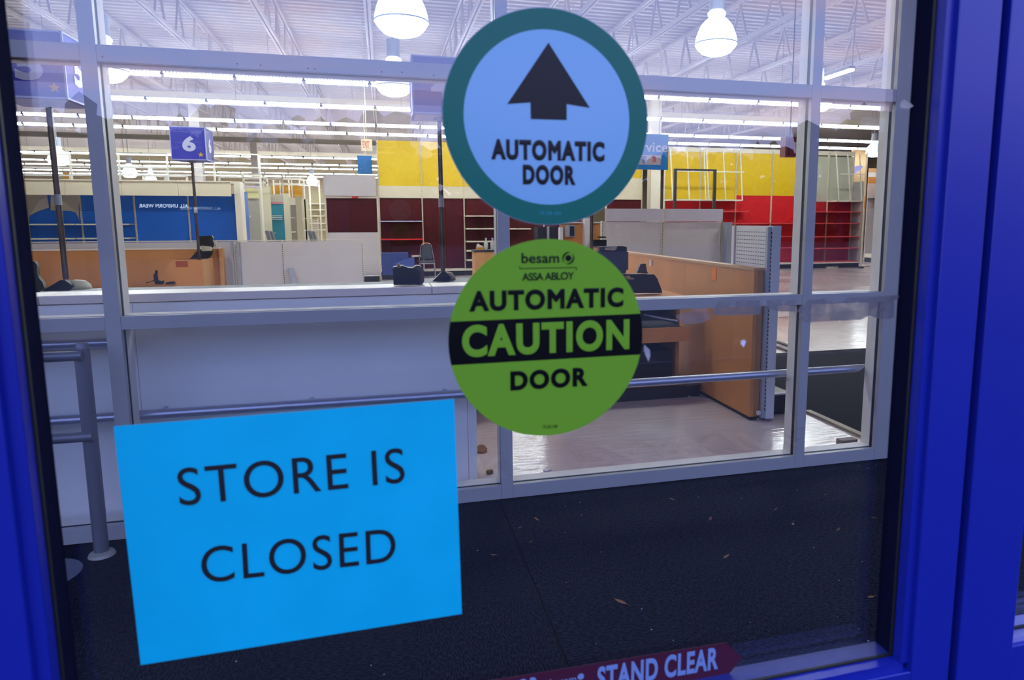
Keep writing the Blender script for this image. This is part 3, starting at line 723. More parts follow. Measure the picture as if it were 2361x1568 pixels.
MB().xz([(atX(a/3.92, 400+b/3.92, 5.6), atZ(a/3.92, 400+b/3.92, 5.6)) for a, b in ((200, 810), (310, 795), (335, 830), (335, 900), (350, 945), (385, 985), (400, 1040), (330, 1080), (200, 1080))], 5.6, 5.64).build('body', black_m, t)
MB().box(atX(58, 640, 5.62), atX(74, 640, 5.62), 5.641, 5.67, 1.0, 1.16).build('back_cover', dark_m, t)
# lane six: wooden wall, bin and dark shelf
YW = 11.7
lw = thing('checkout_enclosure', 'orange wooden checkout wall with a low bin, in front of the white panels', 'checkout stand', (atX(300, 600, YW), YW, 0))
xl, xr = atX(-40, 600, YW), atX(507, 600, YW); ztop = atZ(300, 576.5, YW)
MB().box(xl, xr, YW, YW+.04, 0, ztop).build('back_wall', wood_m, lw)
MB().box(xl, xr+.01, YW-.01, YW+.05, ztop, ztop+.02).build('top_edge', capm, lw)
MB().box(xr, xr+.06, YW-.05, YW+.06, 0, ztop+.01).build('end_post', mat('pale_wood', 'c8925a', .5, noise=.1), lw)
zsh = .50
p1, p2 = fl(441, 663, zsh), fl(500, 641, zsh)
MB().xy([(xl, p1.y), (p1.x, p1.y), (p2.x, min(p2.y, YW)), (p2.x, YW), (xl, YW)], zsh-.03, zsh).build('dark_shelf', dark_m, lw)
MB().box(xl, p2.x, p1.y+.3, YW, 0, zsh-.03).build('base_cabinet', wood_m, lw)
# bin
YB = 10.95; bx0, bx1 = atX(372, 620, YB), atX(467, 620, YB); bz0, bz1 = zsh, atZ(440, 600, YB)
arc = [(bx0, bz0)]+[(bx0+(bx1-bx0)*.32*(1-math.cos(a_)), bz0+(bz1-bz0)*math.sin(a_)) for a_ in [math.pi/2*i/8 for i in range(1, 9)]]+[(bx1, bz1), (bx1, bz0)]
MB().xz(arc, YB, YB+.03).build('bin_front', wood_m, lw)
MB().box(bx1-.02, bx1, YB+.03, YW-.1, bz0, bz1).build('bin_side', mat('light_maple', 'd09a58', .45, noise=.1), lw)
MB().box(atX(405, 607, YB), atX(433, 607, YB), YB-.004, YB, atZ(420, 616, YB), atZ(420, 602, YB)).build('red_label', mat('brick_label', 'a04a20', .6), lw)
# clutter of lane six
t = thing('till_screen', 'black till monitor with cream pads behind the number six pole', 'till', (atX(468, 590, 11.35), 11.35, zsh))
Q = lambda a, b, Y=11.3: (atX(a/3.92, 400+b/3.92, Y), atZ(a/3.92, 400+b/3.92, Y))
MB().xz([Q(1750, 570), Q(1890, 562), Q(1905, 585), Q(1900, 610), Q(1915, 640), Q(1905, 672), Q(1760, 660)], 11.45, 11.50).build('screen', black_m, t)
MB().xz([Q(1805, 655), Q(1890, 665), Q(1893, 700), Q(1815, 705)], 11.36, 11.44).build('cream_pad', mat('cream_pad', 'b8b4a0', .6), t)
MB().xz([Q(1680, 780), Q(1760, 690), Q(1885, 705), Q(1880, 740), Q(1850, 775)], 11.51, 11.6).build('sloped_base', dark_m, t)
t = thing('card_reader', 'small black card reader on a stand with a trailing cable, on the dark shelf', 'card reader', (atX(361, 650, 10.9), 10.9, zsh))
Q2 = lambda a, b: Q(a, b, 10.9)
MB().xz([Q2(1395, 905), Q2(1418, 905), Q2(1425, 960), Q2(1478, 970), Q2(1475, 1000), Q2(1410, 1000), Q2(1398, 960)], 10.86, 10.93).build('body', black_m, t)
MB().tube((*Q2(1412, 905)[:1], 10.9, Q2(1412, 905)[1]), (Q2(1415, 875)[0], 10.9, Q2(1415, 875)[1]), .018, 8).build('neck', black_m, t)
MB().bar((Q2(1320, 990)[0], 10.9, Q2(1320, 990)[1]), (Q2(1400, 965)[0], 10.9, Q2(1400, 965)[1]), .012, .012).build('cable', black_m, t)
o = MB().xz([Q2(1505, 985), Q2(1560, 975), Q2(1580, 985), Q2(1575, 998), Q2(1505, 1002)], 10.86, 10.94).build('cable_clump', black_m, None, loc=(Q2(1540, 990)[0], 10.9, zsh)); tag(o, 'little clump of black cable right of the card reader on the shelf', 'cable')

# white low gondola backs (lane divider)
YP = 11.9
lp = thing('panel_divider', 'row of low white steel shelf backs with slotted uprights, behind the wooden wall', 'shelf unit', (atX(650, 600, YP), YP, 0))
zt = atZ(700, 556.5, YP)
edges = [-160, 60, 285, 500, 545, 653, 836]
for a, b in zip(edges[:-1], edges[1:]):
    MB().box(atX(a, 600, YP)+.012, atX(b, 600, YP)-.012, YP, YP+.03, .15, zt).build('back_panel', pale_m, lp)
slotm = mat('slotted_upright', 'a8a49c', .5)
for a in edges:
    X_ = atX(a, 600, YP); MB().box(X_-.012, X_+.012, YP-.01, YP+.04, 0, zt+.01).build('upright', cream_m, lp)
    s = MB(); z_ = .2
    while z_ < zt-.03: s.box(X_-.005, X_+.005, YP-.012, YP-.0095, z_, z_+.018); z_ += .035
    o = s.build('slots', dark_m, lp); o['kind'] = 'stuff'
MB().box(atX(-160, 600, YP), atX(836, 600, YP), YP-.012, YP+.045, zt+.01, zt+.025).build('top_rail', cream_m, lp)
for a in (538, 553): MB().box(atX(a, 600, YP)-.012, atX(a, 600, YP)+.012, YP-.05, YP-.012, .1, zt).build('side_channel', grey_m, lp)
MB().bar((atX(663, 619, YP-.35), YP-.02, atZ(663, 619, YP)), (atX(688, 655, YP-.35), YP-.6, atZ(688, 657, YP-.35)-.2), .07, .02).build('leaning_bracket', grey_m, lp)

# ------------------------------------------------------------------ DISPLAY BAYS: the long back run
YR = 19.5
def Z(y, x=1000, Y=YR): return atZ(x, y, Y)
def bay(name, label, x0, x1, Y, levels, shelves, uprights=(1, 1), kick=True, depth=.45, group=None, base=True, upm=cream_m):
    """levels: list of (z0, z1, material, partname, forward)"""
    t = thing(name, label, 'shelf unit', ((x0+x1)/2, Y, 0), group)
    for z0, z1, m, nm, fwd in levels:
        MB().box(x0+(.03 if uprights[0] else .001), x1-(.031 if uprights[1] else .001), Y-fwd, Y-fwd+.03, z0, z1).build(nm, m, t)
    top = max(l[1] for l in levels)
    for k, xx in enumerate((x0, x1)):
        if uprights[k]:
            xx = xx+.015 if k == 0 else xx-.016
            MB().box(xx-.0145, xx+.0145, Y-.04, Y+.04, 0, top).build('upright', upm, t)
            s = MB(); z_ = .3
            while z_ < top-.05: s.box(xx-.006, xx+.006, Y-.043, Y-.0395, z_, z_+.03); z_ += .06
            o = s.build('slots', mat('slot_brown', '706454', .6), t); o['kind'] = 'stuff'
    for z_, m, a, b in shelves:
        MB().box(x0+(x1-x0)*a+.02, x0+(x1-x0)*b-.02, Y-depth, Y-.001, z_-.03, z_).build('shelf', m, t)
    if base:
        MB().box(x0+.005, x1-.005, Y-depth-.05, Y, .14, .18).build('base_shelf', cream_m, t)
        MB().box(x0+.005, x1-.005, Y-depth, Y-.05, 0, .14).build('kick_plate', black_m, t)
    return t
xc0 = atX(874, 500, YR); W = (atX(1069, 500, YR)-xc0)/2
zy1, zy0, zv0 = Z(327), Z(430), Z(457)
GRP = 'tall yellow and red wall bays in the middle of the store'
labs = ['tall bay with yellow top and dark red back beside the white red-faced unit', 'tall yellow-topped dark red bay behind the silver chair, without shelves', 'tall yellow-topped red bay with cream shelves, left of the centre mullion',
        'dark red bay seen between the two round decals', 'tall bay hidden behind the decals right of the centre mullion', 'dark red bay with a white header below the blue service sign']
for k in range(6):
    x0 = xc0+k*W if k < 5 else atX(1396, 500, YR)
    sh = {0: [(Z(509, 920), mat('blue_white_shelf', 'b0b8d8', .5), 0, 1), (Z(550, 920), red_m, 0, 1), (Z(588, 950), cream_m, .7, 1)],
          2: [(Z(y_, 1100), cream_m, 0, 1) for y_ in (497, 526, 555, 576, 597)], 3: [(Z(526, 1230), cream_m, 0, .62)], 5: []}.get(k, [])
    zv1 = zy0 if k < 5 else Z(411, 1450)
    lv = [(.18, zv0, dred_m, 'red_back_panel', 0), (zv0, zv1, mat('cream_valance', 'd8ccb0', .6), 'valance', .05), (zv1, zy1, yellow_m, 'yellow_panel', 0)]
    bay('display_bay', labs[k], x0, x0+W, YR, lv, sh, uprights=(1, k == 5), group=GRP)
# black background beside bay three: a dark block stands in, built further down
# right run
xr0 = atX(1530, 500, YR); xsr = [atX(p_, 500, YR) for p_ in (1530, 1611, 1693, 1775, 1841, 1904, 1962)]
rl = ['yellow over red bay behind the black gate frame, left one', 'yellow over red bay behind the black gate frame, right one', 'yellow over bright red bay left of the right mullion, with long red shelves',
      'yellow over bright red bay touching the right mullion', 'bay hidden behind the right mullion, cream over red', 'cream over red bay with deep red shelves in the right pane']
rshelf = mat('red_shelf', 'd04a4c', .5)
for k in range(6):
    x0, x1 = xsr[k], xsr[k+1]
    yb = 464 if k < 2 else (451 if k < 4 else 464)
    um = yellow_m if k < 4 else mat('pale_grey_panel', 'b8b8a4', .6)
    lv = [(.18, Z(yb, 1750), red_m if k < 4 else mat('deep_red', 'a8161c', .5), 'red_back_panel', 0), (Z(yb, 1750), Z(354 if k < 4 else 357, 1750), um, 'upper_panel', 0), (Z(354, 1750), Z(344, 1750), cream_m, 'top_band', .02)]
    shx = []
    if k in (1, 2): shx += [(Z(487, 1680), rshelf, 0 if k == 1 else 0, 1 if k == 1 else .25)]
    if k in (1, 2, 3): shx += [(Z(y_, 1750), rshelf, 0, 1) for y_ in (514, 544, 570)]
    if k in (4, 5): shx += [(Z(y_, 1920), rshelf, 0, 1.0) for y_ in (488, 514, 544, 570, 600)]
    t = bay('display_bay', rl[k], x0, x1, YR, lv, shx, uprights=(1, k == 5), depth=.42 if k < 4 else .5, group='yellow and red wall bays at the right of the store')
    if k in (0, 1, 5):    # white overhanging rack frame
        fy = YR-.55; zt_, zb_ = Z(350, 1700), Z(463, 1700)
        fm = mat('white_rack', 'e0dac8', .5)
        MB().box(x0, x1, YR-.5, YR, zb_-.02, zb_+.02).build('rack_shelf', fm, t)
        for nm, a_, b_ in (('rack_bar', (x0+.05, fy, Z(398, 1600)), (x1-.02, fy, Z(398, 1600))), ('rack_bar', (x0+.05, fy, zb_), (x0+.05, YR-.3, zt_)), ('rack_bar', (x1-.05, fy, zb_), (x1-.03, YR-.3, zt_)), ('rack_bar', ((x0+x1)/2, fy, zb_), ((x0+x1)/2, YR-.3, zt_))):
            MB().bar(a_, b_, .03, .03).build(nm, fm, t)
    if k == 5: MB().box(x1+.002, x1+.03, YR-.5, YR+.03, 0, Z(420, 1960)).build('end_panel', mat('end_grey', 'a4a0a0', .6), t)
# blue run at the left
YBk, YV = 19.5, 18.75
xb = [atX(187-124*2, 500, YBk), atX(63, 500, YBk), atX(187, 500, YBk), atX(311, 500, YBk), atX(435, 500, YBk), atX(551, 500, YBk)]
bl = ['blue bay hidden behind the left door stile', 'blue bay half covered with torn grey paper, in the leftmost pane', 'blue bay behind the left mullion with two thin shelves', 'plain blue bay right of the left mullion', 'plain blue bay behind the number six sign']
torn = mat('torn_grey_paper', 'aca69c', .8); torn2 = mat('torn_pale_paper', 'c4c0ac', .8)
for k in range(5):
    x0, x1 = xb[k], xb[k+1]
    zva, zvb = atZ(400, 451.5, YV), atZ(400, 419, YV)
    sh = [(Z(516, 200, YBk), mat('cream_shelf', 'c8c4b0', .5), 0, 1), (Z(548, 200, YBk), MATS['cream_shelf'], 0, 1)] if k < 3 else []
    lv = [(.18, atZ(400, 446, YBk), blue_m, 'blue_back_panel', 0)]
    t = bay('display_bay', bl[k], x0, x1, YBk, lv, sh, uprights=(1, k == 4), depth=.4, group='blue wall bays at the left of the store')
    vx0, vx1 = x0+.001, x1-.001
    MB().box(vx0+.004, vx1-.004, YV, YV+.03, zva, zvb).build('valance', mat('cream_valance', 'd8ccb0', .6), t)
    MB().box(vx0+.0, vx1, YV-.03, YV+.05, zvb, zvb+.03).build('valance_cap', cream_m, t)
    MB().box(vx0+.02, vx1-.02, YV+.05, YBk-.02, zvb-.03, zvb-.005).build('canopy_top', cream_m, t)
    if k == 4: MB().box(x1+.02, x1+.16, YBk-.5, YBk, 0, atZ(555, 421, YBk)).build('end_panel', cream_m, t)
    if k == 1:
        T = lambda a, b, Y=YBk-.02: (atX(a/6.817+20, b/6.817+330, Y), atZ(a/6.817+20, b/6.817+330, Y))
        MB().xz([T(230, 810), T(600, 810), T(635, 1015), T(450, 1075), T(330, 1140), T(290, 1250), T(245, 1250)], YBk-.02, YBk-.005).build('torn_paper', torn, t)
        MB().xz([T(665, 810), T(1100, 810), T(1105, 1250), T(1100, 1180), T(1050, 1095), T(980, 1065), T(660, 1060)], YBk-.02, YBk-.005).build('torn_paper', torn, t)
        MB().xz([T(480, 910), T(590, 850), T(635, 1015), T(450, 1075), T(340, 1130)], YBk-.03, YBk-.021).build('paper_flap', torn2, t)
        MB().xz([T(665, 850), T(800, 880), T(900, 940), T(1060, 1090), T(980, 1065), T(660, 1055)], YBk-.03, YBk-.021).build('paper_flap', torn2, t)
# white rack frames behind and above the blue run
YF = 21.6
wf = mat('white_rack', 'e0dac8', .5)
pxs = [-62, 48, 163, 275, 386, 493.6, 599]
for i, (a, b) in enumerate(zip(pxs, pxs[1:])):
    x0, x1 = atX(a, 390, YF), atX(b, 390, YF)
    t = thing('rack_frame', ['tall white rack frame standing behind the blue bays, partly behind the door stile', 'tall white rack frame above the torn paper bay', 'tall white rack frame crossed by the left mullion', 'tall white rack frame left of the number six sign', 'tall white rack frame right below the number six sign', 'rightmost tall white rack frame above the blue bays'][i], 'rack frame', (x0, YF, 0), 'white rack frames behind the blue bays')
    for xx in ((x0,) if i < 5 else (x0, x1)): MB().box(xx-.022, xx+.022, YF, YF+.04, 0, atZ(a, 354, YF)).build('frame_post', wf, t)
    for y_ in (354, 385, 403): MB().box(x0+.022, x1-.022, YF+.005, YF+.03, atZ(a, y_, YF)-.018, atZ(a, y_, YF)+.018).build('frame_bar', wf, t)
# a short return of rack frame further back
for i, (px_, py_, pw, Yd) in enumerate(((330, 405, 100, 25), (505, 408, 110, 26), (560, 400, 90, 30), (630, 412, 70, 33), (690, 415, 45, 35))):
    x0, x1 = atX(px_, py_, Yd), atX(px_+pw, py_, Yd)
    t = thing('rack_frame', ['low white rack frame beyond the blue bays near the left mullion', 'white rack frame beyond the blue bays right of the number six sign', 'white rack frame over the start of the far aisle', 'white rack frame over the middle of the far aisle', 'farthest white rack frame, left of the red panel unit'][i], 'rack frame', (x0, Yd, 0), 'white rack frames in the far aisles')
    for xx in (x0, (x0+x1)/2, x1): MB().box(xx-.03, xx+.03, Yd, Yd+.05, 0, atZ(px_, py_, Yd)).build('frame_post', wf, t)
    for dy in (0, 12): MB().box(x0, x1, Yd, Yd+.04, atZ(px_, py_+dy, Yd)-.03, atZ(px_, py_+dy, Yd)+.03).build('frame_bar', wf, t)

# red-faced white unit in front of the run
YU = 17.6
x0, x1 = atX(757, 560, YU), atX(872, 560, YU)
t = thing('end_display', 'white end display with a dark red mesh panel and blank white header', 'shelf unit', ((x0+x1)/2, YU, 0))
MB().box(x0-.04, x1, YU-.12, YU-.08, atZ(800, 452, YU), atZ(800, 403, YU)).build('header_board', pale_m, t)
MB().box(x0-.02, x1+.02, YU-.08, YU, atZ(800, 457, YU), atZ(800, 452, YU)).build('header_shelf', cream_m, t)
MB().box(x0, x1, YU, YU+.03, atZ(800, 536, YU), atZ(800, 457, YU)).build('red_panel', dred_m, t)
MB().box(x0, x1, YU-.01, YU+.03, .17, atZ(800, 536, YU)).build('white_panel', pale_m, t)
for xx in (x0-.02, x1+.02): MB().box(xx-.02, xx+.02, YU-.04, YU+.04, 0, atZ(800, 452, YU)).build('upright', cream_m, t)
MB().box(x0, x1, YU-.3, YU-.02, 0, .16).build('kick_plate', black_m, t)
MB().box(atX(811, 455, YU-.13), atX(826, 455, YU-.13), YU-.14, YU-.125, atZ(815, 457, YU-.13), atZ(815, 453, YU-.13)).build('red_clip', red_m, t)
MB().box(x1+.03, x1+.055, YU-.06, YU-.04, 0, .14).build('yellow_foot', mat('yellow_paint', 'c8b020', .5), t)

# chair
YCh = 18.6
cx_, zs = atX(985, 605, YCh), .455
ch = thing('banquet_chair', 'silver-framed stacking chair with a dark grey padded back, beside the red bays', 'chair', (cx_, YCh, 0))
pad = mat('grey_vinyl', '3c424c', .6); tb = mat('chair_tube', 'c8c8d0', .25, .8)
MB().box(cx_-.19, cx_+.19, YCh-.2, YCh+.2, zs-.05, zs).build('seat', pad, ch, bevel=.02)
MB().xz([(cx_-.16, zs+.03), (cx_+.16, zs+.03), (cx_+.105, .84), (cx_+.06, .87), (cx_-.06, .87), (cx_-.105, .84)], YCh+.17, YCh+.21).build('backrest', pad, ch, bevel=.01)
bf = MB(); pp = [(cx_-.2, YCh+.2, zs-.02), (cx_-.135, YCh+.22, .84), (cx_-.10, YCh+.22, .89), (cx_-.05, YCh+.22, .91), (cx_+.05, YCh+.22, .91), (cx_+.10, YCh+.22, .89), (cx_+.135, YCh+.22, .84), (cx_+.2, YCh+.2, zs-.02)]
bf.path(pp, .012, 8).build('back_frame', tb, ch)
MB().box(cx_-.05, cx_+.05, YCh+.2, YCh+.235, .895, .925).build('orange_tape', mat('orange_tape', 'd06a18', .5), ch)
for sx in (-1, 1):
    MB().tube((cx_+sx*.2, YCh-.18, 0), (cx_+sx*.18, YCh-.18, zs-.05), .011, 8).build('leg', tb, ch)
    MB().tube((cx_+sx*.22, YCh+.26, 0), (cx_+sx*.19, YCh+.19, zs-.05), .011, 8).build('leg', tb, ch)
MB().box(cx_-.19, cx_+.19, YCh-.19, YCh-.17, zs-.08, zs-.055).build('seat_frame', tb, ch)

# blue carton and tilted lid
YC = 18.2
bxm = mat('navy_carton', '30407e', .6)
x0, x1 = atX(880, 610, YC), atX(955, 610, YC)
t = thing('blue_bin', 'dark blue box bin with a tilted flap in front of the red bay', 'bin', ((x0+x1)/2, YC, 0))
MB().box(x0, atX(942, 600, YC), YC, YC+.5, .12, atZ(900, 584, YC)).build('body', bxm, t)
R_ = lambda a, b: (atX(a/10.27+850, b/10.27+540, YC-.05), atZ(a/10.27+850, b/10.27+540, YC-.05))
MB().xz([R_(580, 690), R_(1075, 530), R_(1085, 700), R_(1060, 790), R_(980, 800), R_(600, 790)], YC-.08, YC-.05).build('tilted_flap', mat('navy_flap', '3a4c92', .6), t)
MB().box(x0, x1, YC+.02, YC+.45, 0, .12).build('plinth', black_m, t)
o = MB().box(atX(885, 649, 17.2), atX(898, 649, 17.2), 17.2, 17.3, 0, .035).build('black_scrap', black_m, None, loc=(atX(890, 649, 17.2), 17.2, 0)); tag(o, 'small black scrap on the floor near the blue bin', 'scrap')

# podium with bottles
YPd = 12.2
x0, x1 = atX(1095, 600, YPd), atX(1146, 600, YPd); zp = atZ(1110, 577, YPd)
t = thing('wood_podium', 'light wood podium with a dark top, left of the centre mullion', 'podium', ((x0+x1)/2, YPd, 0))
MB().box(x0, x1+.3, YPd, YPd+.4, .0, zp-.03).build('body', mat('light_maple', 'd09a58', .45, noise=.1), t)
MB().box(x0-.015, x1+.315, YPd-.015, YPd+.415, zp-.03, zp).build('top', dark_m, t)
bt = mat('clear_white_bottle', 'dcdcd4', .25)
for i, a in enumerate((1121, 1136)):
    X_ = atX(a, 570, YPd+.1)
    b_ = thing('spray_bottle', ['white plastic bottle on the podium beside the yellow tissue box', 'white plastic bottle on the podium next to the centre mullion'][i], 'bottle', (X_, YPd+.12, zp), 'bottles on the wood podium')
    MB().lathe([(.0001, 0), (.036, 0), (.038, .01), (.038, .13), (.03, .155), (.014, .17), (.014, .185), (.0001, .186)], (X_, YPd+.12, zp), 20).build('bottle_body', bt, b_)
    MB().lathe([(.0001, .186), (.017, .186), (.017, .215), (.0001, .216)], (X_, YPd+.12, zp), 14).build('cap', sign_white, b_)
X_ = atX(1107, 572, YPd+.1)
t = thing('tissue_box', 'yellow tissue box with a white tissue on the podium', 'tissue box', (X_, YPd+.12, zp))
MB().box(X_-.065, X_+.065, YPd+.06, YPd+.18, zp+.0003, zp+.05).build('carton', mat('amber_carton', 'd8961e', .6), t)
MB().xz([(X_-.06, zp+.05), (X_+.06, zp+.05), (X_+.05, zp+.07), (X_+.0, zp+.09), (X_-.03, zp+.115), (X_-.055, zp+.1)], YPd+.1, YPd+.14).build('tissue', mat('tissue', 'e8e4e0', .8), t)

# ------------------------------------------------------------------ FAR AISLE gondola ends
aisle = [  # x0, x1, ytop, depth, material, label
    (598, 626, 430, 23.0, 'pale cream end panel of a tall shelf row, left of the teal poster'),
    (652, 668, 446, 25.5, 'pale cream end panel of a tall shelf row, right of the teal poster'),
    (684, 697, 452, 30, 'narrow cream end panel in the far aisle under the amber box'),
    (700, 713, 459, 33, 'narrowest cream end panel in the far aisle')]
endm = mat('end_panel_cream', 'c4bc9c', .6)
for a, b, yt, Yd, lab in aisle:
    x0, x1 = atX(a, 500, Yd), atX(b, 500, Yd)
    t = thing('aisle_shelf_row', lab, 'shelf row', (x0, Yd, 0), 'cream shelf rows of the far aisle')
    MB().box(x0, x1, Yd, Yd+.04, .12, atZ(a, yt, Yd)).build('end_panel', endm, t)
    MB().box(x0+.05, x0+.1, Yd+.04, Yd+1.3, .1, atZ(a, yt, Yd)-.1).build('back_panel', pale_m, t)
    MB().box(x0, x1, Yd-.02, Yd+.06, 0, .12).build('kick_plate', dark_m, t)
    for z_ in (.6, 1.1, 1.6): MB().box(x0, x0+.25, Yd+.06, Yd+1.3, z_, z_+.03).build('shelf', cream_m, t)
def board(name, label, cat, a, b, y0, y1, Yd, m, extra=None):
    x0, x1 = atX(a, (y0+y1)/2, Yd), atX(b, (y0+y1)/2, Yd)
    t = thing(name, label, cat, ((x0+x1)/2, Yd, 0))
    MB().box(x0, x1, Yd, Yd+.03, atZ(a, y1, Yd) if name == 'amber_sign' else 0, atZ(a, y0, Yd)).build('face', m, t)
    return t, x0, x1
t, x0, x1 = board('privacy_screen', 'pale blue translucent panel beside the end of the blue bays', 'panel', 557, 574, 443, 556, 20.5, mat('hazy_blue', '7c94c4', .4)); MB().box(x0-.02, x1+.3, 20.6, 21.0, atZ(560, 432, 20.5), atZ(560, 428, 20.5)).build('canopy', pale_m, t)
t, x0, x1 = board('aisle_display', 'grey display back with a pale yellow header board in the far aisle', 'display back', 573, 600, 458, 556, 22, mat('khaki_panel', '9c9684', .7)); MB().box(x0, x1, 21.95, 22, atZ(575, 457, 22), atZ(575, 434, 22)).build('header_board', mat('pale_yellow', 'cfc68a', .6), t)
MB().box(x0+.05, x1-.25, 21.93, 21.98, atZ(585, 501, 22), atZ(585, 497, 22)).build('price_strip', pale_m, t)
t, x0, x1 = board('teal_poster', 'teal panel with a grey header and wire rack in the far aisle', 'display back', 623, 656, 470, 556, 24.5, mat('teal_panel', '1c7484', .6, noise=.2, nscale=2))
MB().box(x0, x1, 24.45, 24.5, atZ(640, 466, 24.5), atZ(640, 448, 24.5)).build('header_board', mat('khaki_panel', '9c9684', .7), t)
MB().box(x0, x1, 24.45, 24.5, atZ(640, 469.5, 24.5), atZ(640, 466, 24.5)).build('pink_line', mat('pink_line', 'b06078', .6), t)
for y_ in (497, 501, 505): MB().box(x0+.05, x1-.05, 24.4, 24.42, atZ(640, y_, 24.4)-.02, atZ(640, y_, 24.4)).build('wire_bar', wf, t)
MB().disc((atX(623.5, 497, 24.3), atZ(623.5, 497, 24.3)), .05, 24.3, 24.32, 20).build('orange_tag', mat('orange_dot', 'e08018', .6), t)
t, x0, x1 = board('amber_sign', 'amber yellow panel high in the far aisle left of the red unit', 'display back', 626, 697, 428, 456, 34, mat('amber_panel', 'c08c14', .6, noise=.1))
for a in (645, 672): MB().box(atX(a, 440, 33.9), atX(a+2.5, 440, 33.9), 33.9, 33.95, 0, atZ(a, 415, 33.9)).build('post', wf, t)
t, x0, x1 = board('aisle_display', 'grey shelf back between cream end panels under the amber sign', 'display back', 667, 684, 473, 556, 28, mat('khaki_dark', '847e6c', .7)); MB().box(x0, x1, 27.95, 28, atZ(670, 472, 28), atZ(670, 456, 28)).build('header_board', cream_m, t)
t, x0, x1 = board('stock_shelf', 'pale shelving against the far wall left of the red unit', 'shelf unit', 713, 752, 442, 552, 38, mat('khaki_light', 'a8a07c', .7))
for y_ in (470, 484, 498, 515, 530): MB().box(x0, x1, 37.7, 38, atZ(730, y_, 38)-.03, atZ(730, y_, 38)+.03).build('shelf', cream_m, t)
t = thing('wire_rack', 'white wire ladder rack leaning at the end of the far aisle', 'rack', (atX(727, 550, 30), 30, 0))
for a in (719, 733.5): MB().bar((atX(a+2, 548, 30), 29.9, .0), (atX(a-2, 504, 30), 30.2, atZ(a, 503, 30)), .04, .04).build('side_bar', wf, t)
for i in range(10): y_ = 507+i*4.4; MB().bar((atX(718, y_, 29.95), 29.95, atZ(718, y_, 29.95)), (atX(733, y_+1.5, 29.95), 29.95, atZ(733, y_+1.5, 29.95)), .03, .03).build('rung', wf, t)
for (a, b, Yd, lab) in ((618, 632, 13.0, 'bundle of grey metal shelf strips leaning behind the white panels, under the teal panel'), (716, 727, 13.4, 'bundle of grey metal shelf strips leaning behind the white panels, near the wire rack')):
    t = thing('shelf_strips', lab, 'metal strips', (atX(a, 556, Yd), Yd, 0), 'bundles of loose shelf strips')
    for i in range(4):
        xa = atX(a-4+i*3.4, 533+i, Yd); MB().bar((xa+.32, Yd-.2+.04*i, .02), (xa, Yd+.04*i, atZ(a, 532+i, Yd)), .05, .012, (0, 1, 0)).build('strip', mat('strip_grey_%d' % (i % 2), ['6c6e74', '9a9a90'][i % 2], .4, .4), t)
# building columns
colm = mat('column_paint', 'bcb4ae', .7)
for a, b, Yd, yt in ((446, 469, 23.5, 0), (581, 597, 31, 0), (1501, 1523, 19.0, 0)):
    x0, x1 = atX(a, 420, Yd), atX(b, 420, Yd); struct(B(x0, x1, Yd, Yd+.3, 0, 5.6).build('column', colm if a < 1000 else cream_m))
# hanging banner and exit sign
t = thing('hanging_banner', 'small plain blue banner hanging left of the yellow wall', 'banner', (atX(842, 380, 21), 21, 0))
MB().box(atX(824, 380, 21), atX(858, 380, 21), 21, 21.02, atZ(840, 402, 21), atZ(840, 359, 21)).build('cloth', mat('banner_blue', '2060a0', .6), t)
MB().tube((atX(842, 359, 21), 21.01, atZ(842, 359, 21)), (atX(842, 359, 21), 21.01, 5.6), .008, 6).build('cord', cream_m, t)
YE = 15.2
t = thing('exit_sign', 'cream exit sign with red letters hanging left of the yellow wall', 'exit sign', (atX(846, 334, YE), YE, atZ(846, 348, YE)))
x0, x1 = atX(832.5, 334, YE), atX(858, 334, YE)
MB().box(x0, x1, YE, YE+.06, atZ(846, 348, YE), atZ(846, 321, YE)).build('case', mat('exit_case', 'e8d8b8', .6, emit=.25), t)
lettering('EXIT', (x0+.035, YE-.002, atZ(846, 341, YE)), (x1-.06, YE-.002, atZ(846, 341, YE)), .135, mat('exit_red', 'e0523c', .5), t, bold=.01)
MB().tube(((x0+x1)/2, YE+.03, atZ(846, 321, YE)), ((x0+x1)/2, YE+.03, 5.6), .010, 6).build('stem', cream_m, t)
t = thing('exit_sign', 'tiny amber sign hanging far away under the strip lights in the leftmost pane', 'exit sign', (atX(152, 405, 30), 30, atZ(152, 414, 30)))
MB().box(atX(145, 405, 30), atX(159, 405, 30), 30, 30.1, atZ(152, 414, 30), atZ(152, 398, 30)).build('case', mat('exit_amber', 'd8a050', .6), t)
MB().tube((atX(152, 398, 30), 30.05, atZ(152, 398, 30)), (atX(152, 398, 30), 30.05, 5.6), .012, 6).build('stem', cream_m, t)
# blue service sign
YSv = 13.2
x1 = atX(1541, 350, YSv); z0, z1 = atZ(1500, 391, YSv), atZ(1500, 309, YSv); x0 = x1-2.2
t = thing('service_sign', 'light blue hanging service sign right of the round green decal', 'sign', ((x0+x1)/2, YSv, z0))
MB().box(x0, x1, YSv, YSv+.04, z0, z1).build('board', mat('service_blue', '2a8ee0', .5), t)
e0 = atX(1539, 350, YSv); l0 = e0-.86
lettering('Service', (l0, YSv-.004, atZ(1500, 350.5, YSv)), (e0, YSv-.004, atZ(1500, 350.5, YSv)), .20, mat('sign_letter', 'd8e0f4', .5), t, bold=.02)
px0, px1 = atX(1440, 370, YSv), atX(1523, 370, YSv)
MB().box(px0, px1, YSv-.006, YSv-.001, atZ(1500, 380, YSv), atZ(1500, 358, YSv)).build('picture', mat('picture_pale', 'd8c8d0', .5), t)
MB().box(atX(1480, 370, YSv), atX(1490, 370, YSv), YSv-.01, YSv-.006, atZ(1500, 378, YSv), atZ(1500, 360, YSv)).build('picture_patch', mat('patch_blue', '8098c8', .5), t)
